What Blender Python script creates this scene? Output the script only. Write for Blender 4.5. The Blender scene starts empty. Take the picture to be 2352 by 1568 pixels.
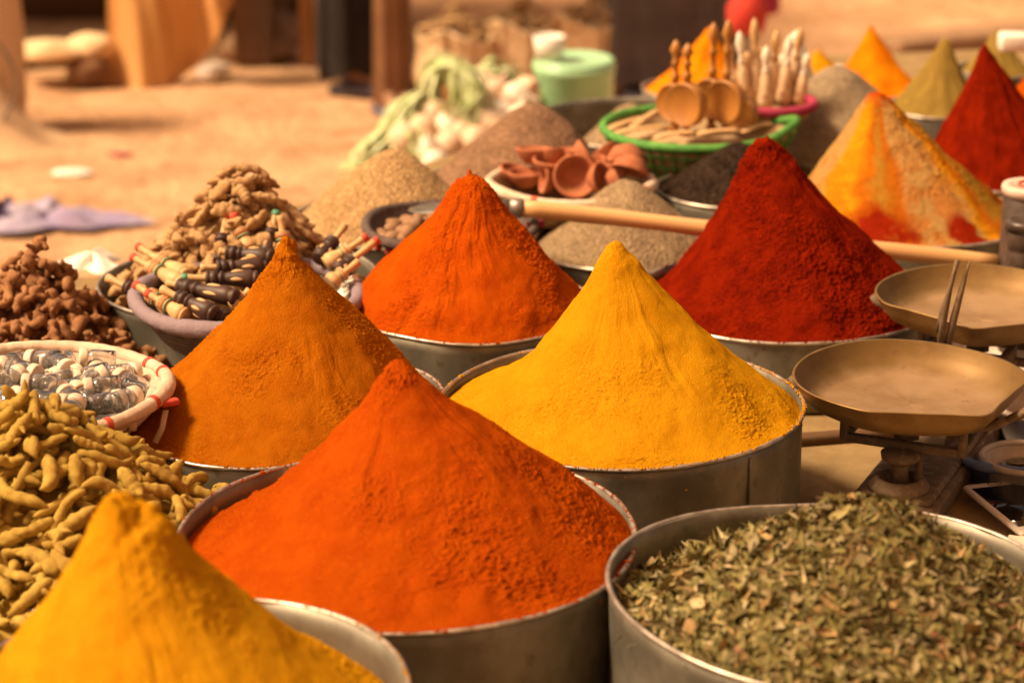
import bpy, math, random
import numpy as np
from mathutils import Vector, Matrix, Euler
R_ = math.radians
C = bpy.context.scene.collection
SC = bpy.context.scene

# ------------------------------------------------------------------ camera, light, exposure
PW, PH = 2352.0, 1568.0            # the pixel frame the measurements were taken in
LENS = 85.0
FPX = LENS / 36.0 * PW
CAMZ, PITCH = 1.65, R_(18.5)
cam_d = bpy.data.cameras.new('camera')
cam = bpy.data.objects.new('camera', cam_d); C.objects.link(cam)
cam.location = (0, 0, CAMZ); cam.rotation_euler = (math.pi / 2 - PITCH, 0, 0)
cam_d.lens = LENS; cam_d.sensor_width = 36; cam_d.clip_end = 300; cam_d.clip_start = 0.05
cam_d.dof.use_dof = True; cam_d.dof.focus_distance = 2.55; cam_d.dof.aperture_fstop = 4.6
SC.camera = cam

SUN_EL, SUN_AZ = R_(52), R_(-99)   # azimuth from +Y (away from the camera), negative = left
world = bpy.data.worlds.new('World'); SC.world = world; world.use_nodes = True
wn = world.node_tree; wn.nodes.clear()
sky = wn.nodes.new('ShaderNodeTexSky'); sky.sky_type = 'NISHITA'; sky.sun_disc = False
sky.sun_elevation = SUN_EL; sky.sun_rotation = SUN_AZ; sky.dust_density = 4.0; sky.ozone_density = 0.6; sky.air_density = 1.0
tint = wn.nodes.new('ShaderNodeMix'); tint.data_type = 'RGBA'; tint.blend_type = 'MULTIPLY'
tint.inputs[0].default_value = 1.0; tint.inputs[7].default_value = (1.0, 0.64, 0.38, 1)
bgn = wn.nodes.new('ShaderNodeBackground'); bgn.inputs[1].default_value = 0.10
won = wn.nodes.new('ShaderNodeOutputWorld')
wn.links.new(sky.outputs[0], tint.inputs[6]); wn.links.new(tint.outputs[2], bgn.inputs[0]); wn.links.new(bgn.outputs[0], won.inputs[0])
sun_d = bpy.data.lights.new('sun', 'SUN'); sun_d.energy = 3.3; sun_d.angle = R_(14); sun_d.color = (1.0, 0.77, 0.50)
sun = bpy.data.objects.new('sun', sun_d); C.objects.link(sun)
sdir = Vector((math.sin(SUN_AZ) * math.cos(SUN_EL), math.cos(SUN_AZ) * math.cos(SUN_EL), math.sin(SUN_EL)))
sun.rotation_euler = sdir.to_track_quat('Z', 'Y').to_euler()
SC.view_settings.view_transform = 'Standard'; SC.view_settings.look = 'None'; SC.view_settings.gamma = 1
SC.view_settings.exposure = 1.0
SC.cycles.use_denoising = True
SC.cycles.max_bounces = 10; SC.cycles.transparent_max_bounces = 12
SC.cycles.sample_clamp_indirect = 6

# ------------------------------------------------------------------ helpers
cp, sp = math.cos(PITCH), math.sin(PITCH)
def ray(px, py):
    a = (px - PW / 2) / FPX; b = (PH / 2 - py) / FPX
    return np.array([a, cp + b * sp, -sp + b * cp])
def P(px, py, z):                  # pixel on the horizontal plane at height z
    d = ray(px, py); k = (z - CAMZ) / d[2]
    return np.array([d[0] * k, d[1] * k, z])
def V(px, py, Y):                  # pixel on the upright plane at distance Y
    d = ray(px, py); k = Y / d[1]
    return np.array([d[0] * k, Y, CAMZ + d[2] * k])
def depth(p): return p[1] * cp - (p[2] - CAMZ) * sp
def proj(p):
    d = depth(p); up = p[1] * sp + (p[2] - CAMZ) * cp
    return PW / 2 + FPX * p[0] / d, PH / 2 - FPX * up / d
def circle_from(cx, ynear, hw, z):
    n = P(cx, ynear, z); dn = depth(n)
    R = hw * dn / (FPX - hw * cp)
    return n[0] + n[0] / n[1] * R, n[1] + R, R
rng = np.random.default_rng(7)

_perm = np.random.default_rng(3).random(65536)
def _h(ix, iy, iz):
    k = (ix * 73856093) ^ (iy * 19349663) ^ (iz * 83492791)
    return _perm[(k ^ (k >> 13)) & 65535]
def vn(p, s=1.0, o=0.0):
    q = np.asarray(p, float) * s + o
    i = np.floor(q).astype(np.int64); f = q - i; f = f * f * (3 - 2 * f)
    x, y, z = i[..., 0], i[..., 1], i[..., 2]; fx, fy, fz = f[..., 0], f[..., 1], f[..., 2]
    def L(a, b, t): return a + (b - a) * t
    return 2 * L(L(L(_h(x, y, z), _h(x+1, y, z), fx), L(_h(x, y+1, z), _h(x+1, y+1, z), fx), fy),
                 L(L(_h(x, y, z+1), _h(x+1, y, z+1), fx), L(_h(x, y+1, z+1), _h(x+1, y+1, z+1), fx), fy), fz) - 1
def fbm(p, s, n=4, o=0.0):
    r = 0; a = 1; t = 0
    for k in range(n):
        r = r + a * vn(p, s * 2 ** k, o + k * 17.3); t += a; a *= 0.5
    return r / t

def tag(o, label=None, cat=None, group=None, kind=None):
    if label: o['label'] = label
    if cat: o['category'] = cat
    if group: o['group'] = group
    if kind: o['kind'] = kind
    return o
def empty(name, loc, label=None, cat=None, group=None, rz=0):
    o = bpy.data.objects.new(name, None); C.objects.link(o); o.location = tuple(loc); o.rotation_euler = (0, 0, rz)
    o.empty_display_size = 0.05
    return tag(o, label, cat, group)
def mdata(name, VF, mat, smooth=True, cols=None):
    me = bpy.data.meshes.new(name); v, f = VF
    v = np.asarray(v, dtype=np.float32)
    if isinstance(f, np.ndarray) and f.ndim == 2:
        n, k = f.shape
        me.vertices.add(len(v)); me.vertices.foreach_set('co', v.ravel())
        me.loops.add(n * k); me.loops.foreach_set('vertex_index', f.ravel().astype(np.int32))
        me.polygons.add(n); me.polygons.foreach_set('loop_start', np.arange(0, n * k, k, dtype=np.int32))
        me.update(calc_edges=True); me.validate()
    else:
        me.from_pydata(v.tolist(), [], [tuple(int(i) for i in q) for q in f]); me.update()
    if smooth: me.polygons.foreach_set('use_smooth', np.ones(len(me.polygons), dtype=bool))
    if mat: me.materials.append(mat)
    if cols is not None:
        ca = me.color_attributes.new('Col', 'FLOAT_COLOR', 'POINT')
        cc = np.ones((len(v), 4), dtype=np.float32); cc[:, :3] = cols; ca.data.foreach_set('color', cc.ravel())
    return me
def obj(name, VF, mat, parent=None, loc=None, smooth=True, cols=None):
    me = VF if isinstance(VF, bpy.types.Mesh) else mdata(name, VF, mat, smooth, cols)
    o = bpy.data.objects.new(name, me); C.objects.link(o)
    if parent: o.parent = parent
    if loc is not None: o.location = tuple(loc)
    return o
def inst(src, loc, M3=None, label=None, group=None):
    """copy of a thing with copies of its parts"""
    r = src.copy(); C.objects.link(r)
    M = Matrix(M3.tolist() if isinstance(M3, np.ndarray) else M3).to_4x4() if M3 is not None else Matrix.Identity(4)
    M.translation = Vector(tuple(loc)); r.matrix_world = M
    if label: r['label'] = label
    if group: r['group'] = group
    for ch in src.children:
        c = ch.copy(); C.objects.link(c); c.parent = r; c.matrix_parent_inverse = Matrix.Identity(4); c.matrix_basis = ch.matrix_basis.copy()
    return r
def merge(parts):
    V_, F_ = [], []; n = 0
    for v, f in parts:
        v = np.asarray(v, float); V_.append(v)
        F_ += [[int(i) + n for i in q] for q in f]; n += len(v)
    return np.concatenate(V_), F_
def xf(VF, M=None, t=(0, 0, 0)):
    v = np.asarray(VF[0], float)
    if M is not None: v = v @ np.asarray(M, float).T
    return v + np.asarray(t, float), VF[1]
def rot(ax, a):
    return np.array(Matrix.Rotation(a, 3, ax))
def frame_to(d, up=(0, 0, 1)):     # rotation whose local x points along d
    d = np.asarray(d, float); d = d / np.linalg.norm(d); up = np.asarray(up, float)
    y = np.cross(up, d); ny = np.linalg.norm(y)
    y = np.array([0, 1, 0]) if ny < 1e-6 else y / ny
    return np.stack([d, y, np.cross(d, y)], 1)
def lathe(prof, seg=48, wob=None, cap=False):
    th = np.arange(seg) / seg * 2 * math.pi; v = []
    for r, z in prof:
        rr = np.full(seg, r) if wob is None else r + wob(th)[0] * (1 if r > 1e-4 else 0)
        zz = np.full(seg, z) if wob is None else z + wob(th)[1]
        v.append(np.stack([rr * np.cos(th), rr * np.sin(th), zz], 1))
    v = np.concatenate(v); f = []
    for i in range(len(prof) - 1):
        for j in range(seg):
            k = (j + 1) % seg
            f.append([i * seg + j, i * seg + k, (i + 1) * seg + k, (i + 1) * seg + j])
    if cap:
        f.append([j for j in range(seg)][::-1]); f.append([(len(prof) - 1) * seg + j for j in range(seg)])
    return v, f
def tube(path, rad, seg=10, cap=True, flat=1.0, closed=False):
    p = np.asarray(path, float); n = len(p); rad = np.broadcast_to(np.asarray(rad, float), (n,))
    t = np.roll(p, -1, 0) - np.roll(p, 1, 0) if closed else np.gradient(p, axis=0)
    t /= np.linalg.norm(t, axis=1)[:, None] + 1e-9
    u = np.cross(t[0], [0, 0, 1.0]);
    if np.linalg.norm(u) < 1e-3: u = np.cross(t[0], [0, 1.0, 0])
    u /= np.linalg.norm(u); v = []; th = np.arange(seg) / seg * 2 * math.pi
    for i in range(n):
        u = u - t[i] * u.dot(t[i]); u /= np.linalg.norm(u) + 1e-9; w = np.cross(t[i], u)
        v.append(p[i] + rad[i] * (np.cos(th)[:, None] * u + flat * np.sin(th)[:, None] * w))
    v = np.concatenate(v); f = []
    for i in range(n if closed else n - 1):
        a = i * seg; b = ((i + 1) % n) * seg
        for j in range(seg):
            k = (j + 1) % seg; f.append([a + j, a + k, b + k, b + j])
    if cap and not closed:
        f.append([j for j in range(seg)][::-1]); f.append([(n - 1) * seg + j for j in range(seg)])
    return v, f
def box(sx, sy, sz, c=(0, 0, 0), bev=0.0):
    x, y, z = sx / 2, sy / 2, sz / 2; b = min(bev, x * .9, y * .9, z * .9)
    if b <= 0:
        v = [(-x,-y,-z),(x,-y,-z),(x,y,-z),(-x,y,-z),(-x,-y,z),(x,-y,z),(x,y,z),(-x,y,z)]
        f = [[3,2,1,0],[4,5,6,7],[0,1,5,4],[1,2,6,5],[2,3,7,6],[3,0,4,7]]
        return np.array(v, float) + np.array(c), f
    rings = []
    def ring(ix, iz):
        xx, yy = x - ix, y - ix
        q = []
        for (sx_, sy_) in ((1,1),(-1,1),(-1,-1),(1,-1)):
            cx_, cy_ = sx_ * (xx - b), sy_ * (yy - b); a0 = {(1,1):0,(-1,1):90,(-1,-1):180,(1,-1):270}[(sx_, sy_)]
            for k in range(4):
                a = R_(a0 + k * 30); q.append((cx_ + b * math.cos(a), cy_ + b * math.sin(a), iz))
        return q
    for ix, iz in ((b*.9,-z),(b*.3,-z+b*.3),(0,-z+b),(0,z-b),(b*.3,z-b*.3),(b*.9,z)):
        rings.append(ring(ix, iz))
    v = np.array(rings, float).reshape(-1, 3); n = 16; f = []
    for i in range(5):
        for j in range(n):
            k = (j + 1) % n; f.append([i*n+j, i*n+k, (i+1)*n+k, (i+1)*n+j])
    f.append(list(range(n))[::-1]); f.append([5*n+j for j in range(n)])
    return v + np.array(c), f
def torus(R, r, seg=64, s2=10, rf=None, c=(0, 0, 0), sx=1.0, sy=1.0, a0=0, a1=2*math.pi):
    full = abs(a1 - a0 - 2*math.pi) < 1e-6
    th = np.linspace(a0, a1, seg, endpoint=not full)
    p = np.stack([R*sx*np.cos(th), R*sy*np.sin(th), np.zeros(seg)], 1) + np.array(c)
    rr = r if rf is None else r * rf(th)
    return tube(p, rr, s2, cap=not full, closed=full)

# ------------------------------------------------------------------ materials
def pm(name, c1, c2=None, s=20, rough=0.8, metal=0.0, bump=0.0, bs=200, bd=0.002, c3=None, s3=60, t3=(0.6, 0.7),
       bump2=0.0, bs2=60, det=5, spec=0.3, vor=False, col=False, trans=0.0, stretch=None, sheen=0.0, rv=0.0, sss=0.0):
    m = bpy.data.materials.new(name); m.use_nodes = True; t = m.node_tree; N = t.nodes; Lk = t.links
    b = N['Principled BSDF']; tc = N.new('ShaderNodeTexCoord'); src = tc.outputs['Object']
    if stretch:
        mp = N.new('ShaderNodeMapping'); mp.inputs['Scale'].default_value = stretch; Lk.new(src, mp.inputs[0]); src = mp.outputs[0]
    def noise(sc, d=det):
        n = N.new('ShaderNodeTexNoise'); n.inputs['Scale'].default_value = sc; n.inputs['Detail'].default_value = d
        n.inputs['Roughness'].default_value = 0.6; Lk.new(src, n.inputs['Vector']); return n.outputs['Fac']
    def mix(a, bb, fac, mode='MIX'):
        x = N.new('ShaderNodeMix'); x.data_type = 'RGBA'; x.blend_type = mode
        for s_, val in ((6, a), (7, bb)):
            if isinstance(val, tuple): x.inputs[s_].default_value = (*val[:3], 1)
            else: Lk.new(val, x.inputs[s_])
        if isinstance(fac, float): x.inputs[0].default_value = fac
        else: Lk.new(fac, x.inputs[0])
        return x.outputs[2]
    def ramp(fac, lo, hi):
        r = N.new('ShaderNodeMapRange'); r.inputs[1].default_value = lo; r.inputs[2].default_value = hi; r.interpolation_type = 'SMOOTHSTEP'
        Lk.new(fac, r.inputs[0]); return r.outputs[0]
    cur = c1
    if col:
        at = N.new('ShaderNodeVertexColor'); at.layer_name = 'Col'; cur = at.outputs[0]
        if c2: cur = mix(cur, c2, ramp(noise(s), .35, .7), 'MULTIPLY')
    elif c2: cur = mix(c1, c2, ramp(noise(s), 0.35, 0.65))
    if vor:
        vt = N.new('ShaderNodeTexVoronoi'); vt.inputs['Scale'].default_value = vor if vor is not True else bs; Lk.new(src, vt.inputs['Vector'])
        g = N.new('ShaderNodeRGBToBW'); Lk.new(vt.outputs['Color'], g.inputs[0])
        cur = mix(cur, mix(cur, (0.58, 0.54, 0.50), 1.0, 'MULTIPLY'), ramp(g.outputs[0], 0.75, 0.2))
    if c3: cur = mix(cur, c3, ramp(noise(s3), *t3))
    if isinstance(cur, tuple): b.inputs['Base Color'].default_value = (*cur[:3], 1)
    else: Lk.new(cur, b.inputs['Base Color'])
    b.inputs['Roughness'].default_value = rough; b.inputs['Metallic'].default_value = metal
    b.inputs['Specular IOR Level'].default_value = spec
    if rv:
        rr = N.new('ShaderNodeMapRange'); rr.inputs[3].default_value = rough - rv; rr.inputs[4].default_value = rough + rv; Lk.new(noise(s * 1.7), rr.inputs[0]); Lk.new(rr.outputs[0], b.inputs['Roughness'])
    if sheen: b.inputs['Sheen Weight'].default_value = sheen
    if trans: b.inputs['Transmission Weight'].default_value = trans
    if sss: b.inputs['Subsurface Weight'].default_value = sss; b.inputs['Subsurface Radius'].default_value = (.01, .005, .003); b.inputs['Subsurface Scale'].default_value = .5
    prev = None
    for st, sc_ in ((bump2, bs2), (bump, bs)):
        if st:
            bn = N.new('ShaderNodeBump'); bn.inputs['Strength'].default_value = st; bn.inputs['Distance'].default_value = bd
            if vor and sc_ == bs: Lk.new(vt.outputs['Distance'], bn.inputs['Height']); bn.invert = True
            else: Lk.new(noise(sc_), bn.inputs['Height'])
            if prev is not None: Lk.new(prev, bn.inputs['Normal'])
            prev = bn.outputs[0]
    if prev is not None: Lk.new(prev, b.inputs['Normal'])
    return m
def powder(name, c, dark, hue=None):
    return pm(name, c, dark, s=35, rough=1.0, spec=0.0, bump=1.0, bs=900, bd=0.0026, bump2=0.45, bs2=330, det=3, c3=hue, s3=420, t3=(0.56, 0.7))
M = {}
M['tin'] = pm('galvanised_tin', (.25, .23, .18), (.13, .118, .088), s=11, rough=.5, metal=.5, c3=(.13, .10, .065), s3=65, t3=(.56, .76), bump=.15, bs=90, bd=.001, rv=.1, stretch=(1, 1, .75))
M['tin_lip'] = pm('worn_tin_lip', (.62, .54, .45), (.36, .30, .24), s=60, rough=.38, metal=.7, bump=.2, bs=150, bd=.001)
M['seed_gold'] = pm('golden_seeds', (.60, .38, .17), (.52, .32, .135), s=25, rough=.8, vor=330, bs=330, bump=1, bd=.004)
M['seed_brown'] = pm('brown_seeds', (.36, .20, .11), (.27, .15, .08), s=25, rough=.85, vor=300, bs=300, bump=1, bd=.004)
M['seed_beige'] = pm('beige_seeds', (.44, .31, .17), (.37, .255, .14), s=25, rough=.85, vor=330, bs=330, bump=1, bd=.004)
M['seed_grey'] = pm('grey_brown_seeds', (.37, .275, .165), (.29, .21, .125), s=25, rough=.85, vor=420, bs=420, bump=.8, bd=.002)
M['seed_black'] = pm('black_seeds', (.050, .031, .021), (.026, .017, .012), s=25, rough=1, spec=0, vor=240, bs=240, bump=1, bd=.005, c3=(.09, .06, .04), s3=300, t3=(.56, .62))
M['p_orange'] = powder('turmeric_orange_powder', (.49, .145, .005), (.43, .115, .004), (.55, .18, .01))
M['p_vermilion'] = powder('vermilion_powder', (.52, .086, .003), (.45, .064, .003), (.52, .105, .006))
M['p_redorange'] = powder('red_orange_powder', (.45, .074, .003), (.40, .058, .003), (.52, .105, .006))
M['p_yellow'] = powder('yellow_powder', (.70, .325, .008), (.66, .29, .006), (.75, .38, .02))
M['p_red'] = powder('paprika_powder', (.225, .013, .002), (.15, .008, .002), (.28, .024, .004))
M['p_mustard'] = powder('mustard_powder', (.66, .315, .010), (.60, .27, .008))
M['p_olive'] = powder('olive_powder', (.34, .22, .05), (.28, .18, .04))
M['p_brightorange'] = powder('bright_orange_powder', (.85, .30, .005), (.85, .20, .005))
M['p_mix'] = pm('layered_powder', (1, 1, 1), (.82, .78, .75), s=180, rough=1, spec=0, col=True, bump=.9, bs=560, bd=.0025, bump2=.6, bs2=180)
M['herb'] = pm('dried_herb', (1, 1, 1), (.75, .7, .6), s=120, rough=.85, col=True)
M['herb_core'] = pm('herb_core', (.10, .075, .03), (.05, .035, .015), s=120, rough=1)
M['turmeric'] = pm('turmeric_root', (.44, .295, .055), (.31, .19, .030), s=70, rough=.9, c3=(.20, .11, .03), s3=240, t3=(.6, .72), bump=.6, bs=420, bd=.001, bump2=.5, bs2=120)
M['galangal'] = pm('brown_root', (.32, .15, .06), (.20, .085, .033), s=60, rough=.85, c3=(.40, .20, .08), s3=140, t3=(.58, .7), bump=.7, bs=350, bd=.0012, bump2=.5, bs2=110)
M['ginger'] = pm('dry_ginger', (.46, .28, .125), (.33, .185, .075), s=60, rough=.85, c3=(.55, .38, .20), s3=160, t3=(.58, .7), bump=.7, bs=300, bd=.0015, bump2=.5, bs2=90)
M['wood_dark'] = pm('dark_turned_wood', (.075, .037, .025), (.045, .022, .016), s=60, rough=.5, spec=.35, c3=(.09, .045, .028), s3=150)
M['wood_pale'] = pm('pale_turned_wood', (.62, .40, .19), (.50, .30, .13), s=50, rough=.5, stretch=(.3, 1, 1))
M['wood_mirror'] = pm('honey_wood', (.42, .185, .035), (.33, .13, .025), s=30, rough=.42, spec=.5, stretch=(1, 1, .25))
M['handle_wood'] = pm('handle_wood', (.70, .42, .19), (.58, .32, .13), s=10, rough=.5, c3=(.16, .07, .03), s3=26, t3=(.68, .76), stretch=(.15, 1, 1), bump=.2, bs=60, bd=.001)
M['red_paint'] = pm('red_paint', (.58, .085, .045), (.48, .06, .03), s=90, rough=.6)
M['green_paint'] = pm('green_paint', (.08, .26, .15), rough=.5)
M['glass'] = pm('vial_glass', (.90, .89, .87), rough=.04, trans=.97, spec=.5)
M['cap'] = pm('vial_cap_plastic', (.72, .58, .44), (.66, .52, .39), s=80, rough=.5, spec=.4)
M['wrap_purple'] = pm('purple_cloth_wrap', (.27, .21, .24), (.20, .15, .17), s=60, rough=.8, bump=.8, bs=8, bd=.002, stretch=(20, 20, 20))
M['wrap_white'] = pm('cream_fabric_wrap', (.66, .52, .39), (.55, .40, .28), s=45, rough=.8, bump=.6, bs=160, bd=.002)
M['straw'] = pm('straw_coil', (.50, .34, .18), (.36, .23, .11), s=80, rough=.85, bump=.7, bs=220, bd=.002)
M['dark_coil'] = pm('dark_coil', (.12, .085, .07), (.08, .055, .045), s=90, rough=.85, bump=.7, bs=260, bd=.002)
M['green_wrap'] = pm('green_fabric_wrap', (.11, .34, .06), (.07, .22, .04), s=60, rough=.7, bump=.6, bs=180, bd=.002)
M['pink'] = pm('pink_fabric', (.38, .035, .085), (.30, .03, .06), s=40, rough=.8)
M['clay'] = pm('terracotta', (.40, .135, .058), (.31, .095, .042), s=45, rough=.8, c3=(.55, .27, .12), s3=22, t3=(.55, .75), bump=.2, bs=200, bd=.001)
M['brass'] = pm('dull_brass', (.34, .215, .085), (.22, .13, .045), s=18, rough=.52, metal=.65, c3=(.22, .13, .05), s3=50, t3=(.58, .75), bump=.12, bs=80, bd=.001, rv=.08)
M['pan_dust'] = pm('dusty_pan_floor', (.42, .28, .155), (.30, .185, .09), s=11, rough=.62, metal=.3, c3=(.20, .12, .06), s3=60, t3=(.58, .74), bump=.15, bs=120, bd=.001)
M['pan_in'] = pm('dusty_brass_inside', (1, 1, 1), (.72, .66, .58), s=14, rough=.55, metal=.45, col=True, c3=(.17, .10, .05), s3=75, t3=(.60, .76), bump=.2, bs=110, bd=.001, spec=.4)
M['iron'] = pm('dusty_cast_iron', (.20, .135, .08), (.14, .09, .05), s=40, rough=.8, metal=.15, bump=.4, bs=150, bd=.001, c3=(.27, .19, .12), s3=90, t3=(.5, .7))
M['steel'] = pm('grey_steel', (.30, .25, .21), (.2, .17, .14), s=60, rough=.45, metal=.7)
M['burlap'] = pm('burlap_table_cloth', (.31, .205, .09), (.24, .155, .065), s=22, rough=.95, c3=(.16, .03, .008), s3=110, t3=(.68, .74), bump=.7, bs=500, bd=.0015)
M['sack'] = pm('burlap_sack', (.82, .60, .36), (.70, .46, .24), s=6, rough=.95, bump=.5, bs=260, bd=.003, c3=(.40, .22, .10), s3=9, t3=(.55, .75))
M['canvas'] = pm('ochre_canvas', (.80, .47, .18), (.70, .38, .13), s=4, rough=.9, bump=.4, bs=240, bd=.003)
M['sand'] = pm('trodden_sand', (.60, .36, .20), (.46, .265, .14), s=3.2, rough=1, spec=.1, c3=(.36, .205, .10), s3=7.5, t3=(.50, .70), bump=.8, bs=22, bd=.03, bump2=.8, bs2=6)
M['plastic_white'] = pm('scuffed_white_plastic', (.50, .40, .31), (.42, .32, .24), s=60, rough=.45, spec=.4)
M['plastic_blue'] = pm('blue_plastic', (.10, .14, .27), (.14, .17, .28), s=60, rough=.42, spec=.4, c3=(.22, .18, .16), s3=40)
M['coin'] = pm('coin_metal', (.42, .31, .16), (.32, .24, .14), s=120, rough=.35, metal=.9)
M['black_glass'] = pm('phone_screen', (.012, .010, .010), rough=.08, spec=.6)
M['white_plastic'] = pm('phone_case', (.66, .56, .47), rough=.3, spec=.5)
M['paper'] = pm('pale_paper', (.70, .57, .44), (.62, .49, .37), s=30, rough=.9)
M['black_cloth'] = pm('black_cloth', (.022, .015, .013), (.014, .010, .009), s=8, rough=.9)
M['grey_cloth'] = pm('charcoal_cloth', (.075, .052, .048), (.05, .035, .032), s=8, rough=.6, sheen=.3)
M['brown_cloth'] = pm('brown_cloth', (.21, .10, .045), (.16, .075, .033), s=8, rough=.9)
M['skin'] = pm('skin', (.30, .15, .08), (.27, .13, .07), s=30, rough=.6)
M['hair'] = pm('hair', (.02, .013, .01), rough=.7)
M['sandal'] = pm('sandal_leather', (.10, .09, .12), rough=.6)
M['leaf'] = pm('leek_leaf', (.42, .50, .20), (.62, .66, .40), s=25, rough=.6, col=False)
M['garlic'] = pm('onion_skin', (.74, .56, .40), (.62, .38, .22), s=30, rough=.55)
M['garlic_white'] = pm('white_onion_skin', (.84, .76, .62), (.72, .60, .44), s=30, rough=.5)
M['bucket'] = pm('green_bucket_plastic', (.32, .60, .33), (.38, .66, .38), s=12, rough=.3, spec=.6, sss=.1)
M['white'] = pm('white_sheet', (.82, .76, .66), rough=.7)
M['red_cloth'] = pm('red_cloth', (.55, .05, .03), (.45, .04, .03), s=10, rough=.8)
M['lilac'] = pm('lilac_cloth', (.40, .35, .45), (.27, .22, .36), s=9, rough=.9, bump=.4, bs=30, bd=.01)
M['purple'] = pm('deep_purple_cloth', (.06, .035, .09), rough=.9)
M['post'] = pm('old_post_wood', (.42, .22, .085), (.33, .16, .06), s=8, rough=.85, stretch=(1, 1, .2))
M['post_dark'] = pm('dark_wood', (.13, .07, .03), (.09, .045, .02), s=8, rough=.9, stretch=(1, 1, .2))
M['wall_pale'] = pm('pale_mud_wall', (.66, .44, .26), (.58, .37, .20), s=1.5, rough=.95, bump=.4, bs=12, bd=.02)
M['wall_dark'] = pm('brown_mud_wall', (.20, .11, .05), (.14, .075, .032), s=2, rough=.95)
M['awning'] = pm('awning_cloth', (.36, .20, .09), (.30, .16, .07), s=3, rough=.95)
M['nutmeg'] = pm('nutmeg', (.34, .19, .10), (.26, .14, .07), s=90, rough=.7, bump=.4, bs=260, bd=.001)
M['jar_dark'] = pm('dark_jar', (.05, .032, .024), (.09, .06, .045), s=50, rough=.35, spec=.5)
M['lid_white'] = pm('white_lid', (.66, .52, .42), (.6, .42, .33), s=40, rough=.45)
M['bead'] = pm('beadwork', (.66, .46, .27), (.55, .35, .19), s=25, rough=.6, c3=(.35, .05, .05), s3=110, t3=(.6, .64), bump=.5, bs=180, bd=.003)
M['gravel'] = pm('rubbish_brown', (.34, .20, .11), (.26, .15, .08), s=20, rough=.9)

TZ = 0.62


ct_ = M['canvas'].node_tree; canvas_tr = ct_.nodes.new('ShaderNodeBsdfTranslucent'); canvas_tr.inputs[0].default_value = (.75, .40, .13, 1)
cm_ = ct_.nodes.new('ShaderNodeMixShader'); cm_.inputs[0].default_value = .3
ct_.links.new(ct_.nodes['Principled BSDF'].outputs[0], cm_.inputs[1]); ct_.links.new(canvas_tr.outputs[0], cm_.inputs[2]); ct_.links.new(cm_.outputs[0], ct_.nodes['Material Output'].inputs[0])
# ------------------------------------------------------------------ setting
def grid(x0, x1, y0, y1, nx, ny, zf):
    x = np.linspace(x0, x1, nx); y = np.linspace(y0, y1, ny); X, Y = np.meshgrid(x, y)
    v = np.stack([X, Y, zf(X, Y)], -1).reshape(-1, 3)
    i = np.arange((ny - 1) * nx).reshape(ny - 1, nx)[:, :-1].ravel()
    return v, np.stack([i, i + 1, i + nx + 1, i + nx], 1)
def gz(X, Y):
    p = np.stack([X, Y, X * 0], -1); return .03 * fbm(p, .9, 4) + .012 * fbm(p, 5, 3)
near = grid(-9, 9, 0, 18, 300, 300, gz)
obj('ground', near, M['sand'])['kind'] = 'structure'
far = grid(-120, 120, -60, 180, 61, 61, lambda X, Y: X * 0 - .05)
o = obj('ground', far, M['sand']); o['kind'] = 'structure'

# the stall: a plank table under a burlap cover
tp = [P(-900, 900, TZ), P(-500, 640, TZ), P(230, 636, TZ), P(690, 470, TZ), P(985, 372, TZ), P(1260, 285, TZ), P(1480, 222, TZ), P(1900, 128, TZ), P(2900, 90, TZ)]
tp = [(p[0], p[1]) for p in tp] + [(1.9, 1.35), (-1.2, 1.35)]
def prism(poly, z0, z1):
    n = len(poly); v = [(x, y, z0) for x, y in poly] + [(x, y, z1) for x, y in poly]
    f = [list(range(n)), list(range(n, 2 * n))[::-1]] + [[i + n, (i + 1) % n + n, (i + 1) % n, i] for i in range(n)]
    return np.array(v), f
tb = empty('stall_table', (0, 2.5, 0), 'low wooden stall table carrying all the tins and baskets', 'table')
obj('table_top', prism(tp, TZ - .04, TZ - .006), M['post_dark'], tb, (0, -2.5, 0), smooth=False)
for x, y in ((-.95, 1.5), (1.6, 1.5), (-.7, 2.75), (.35, 4.3), (1.75, 5.0)):
    obj('leg', box(.07, .07, TZ - .04, (x, y - 2.5, (TZ - .04) / 2), .008), M['post_dark'], tb)
cl = obj('burlap_cover', prism(tp, TZ - .006, TZ), M['burlap'], smooth=False)
tag(cl, 'coarse burlap cover spread under the tins, specked with red spice', 'cloth')

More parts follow.
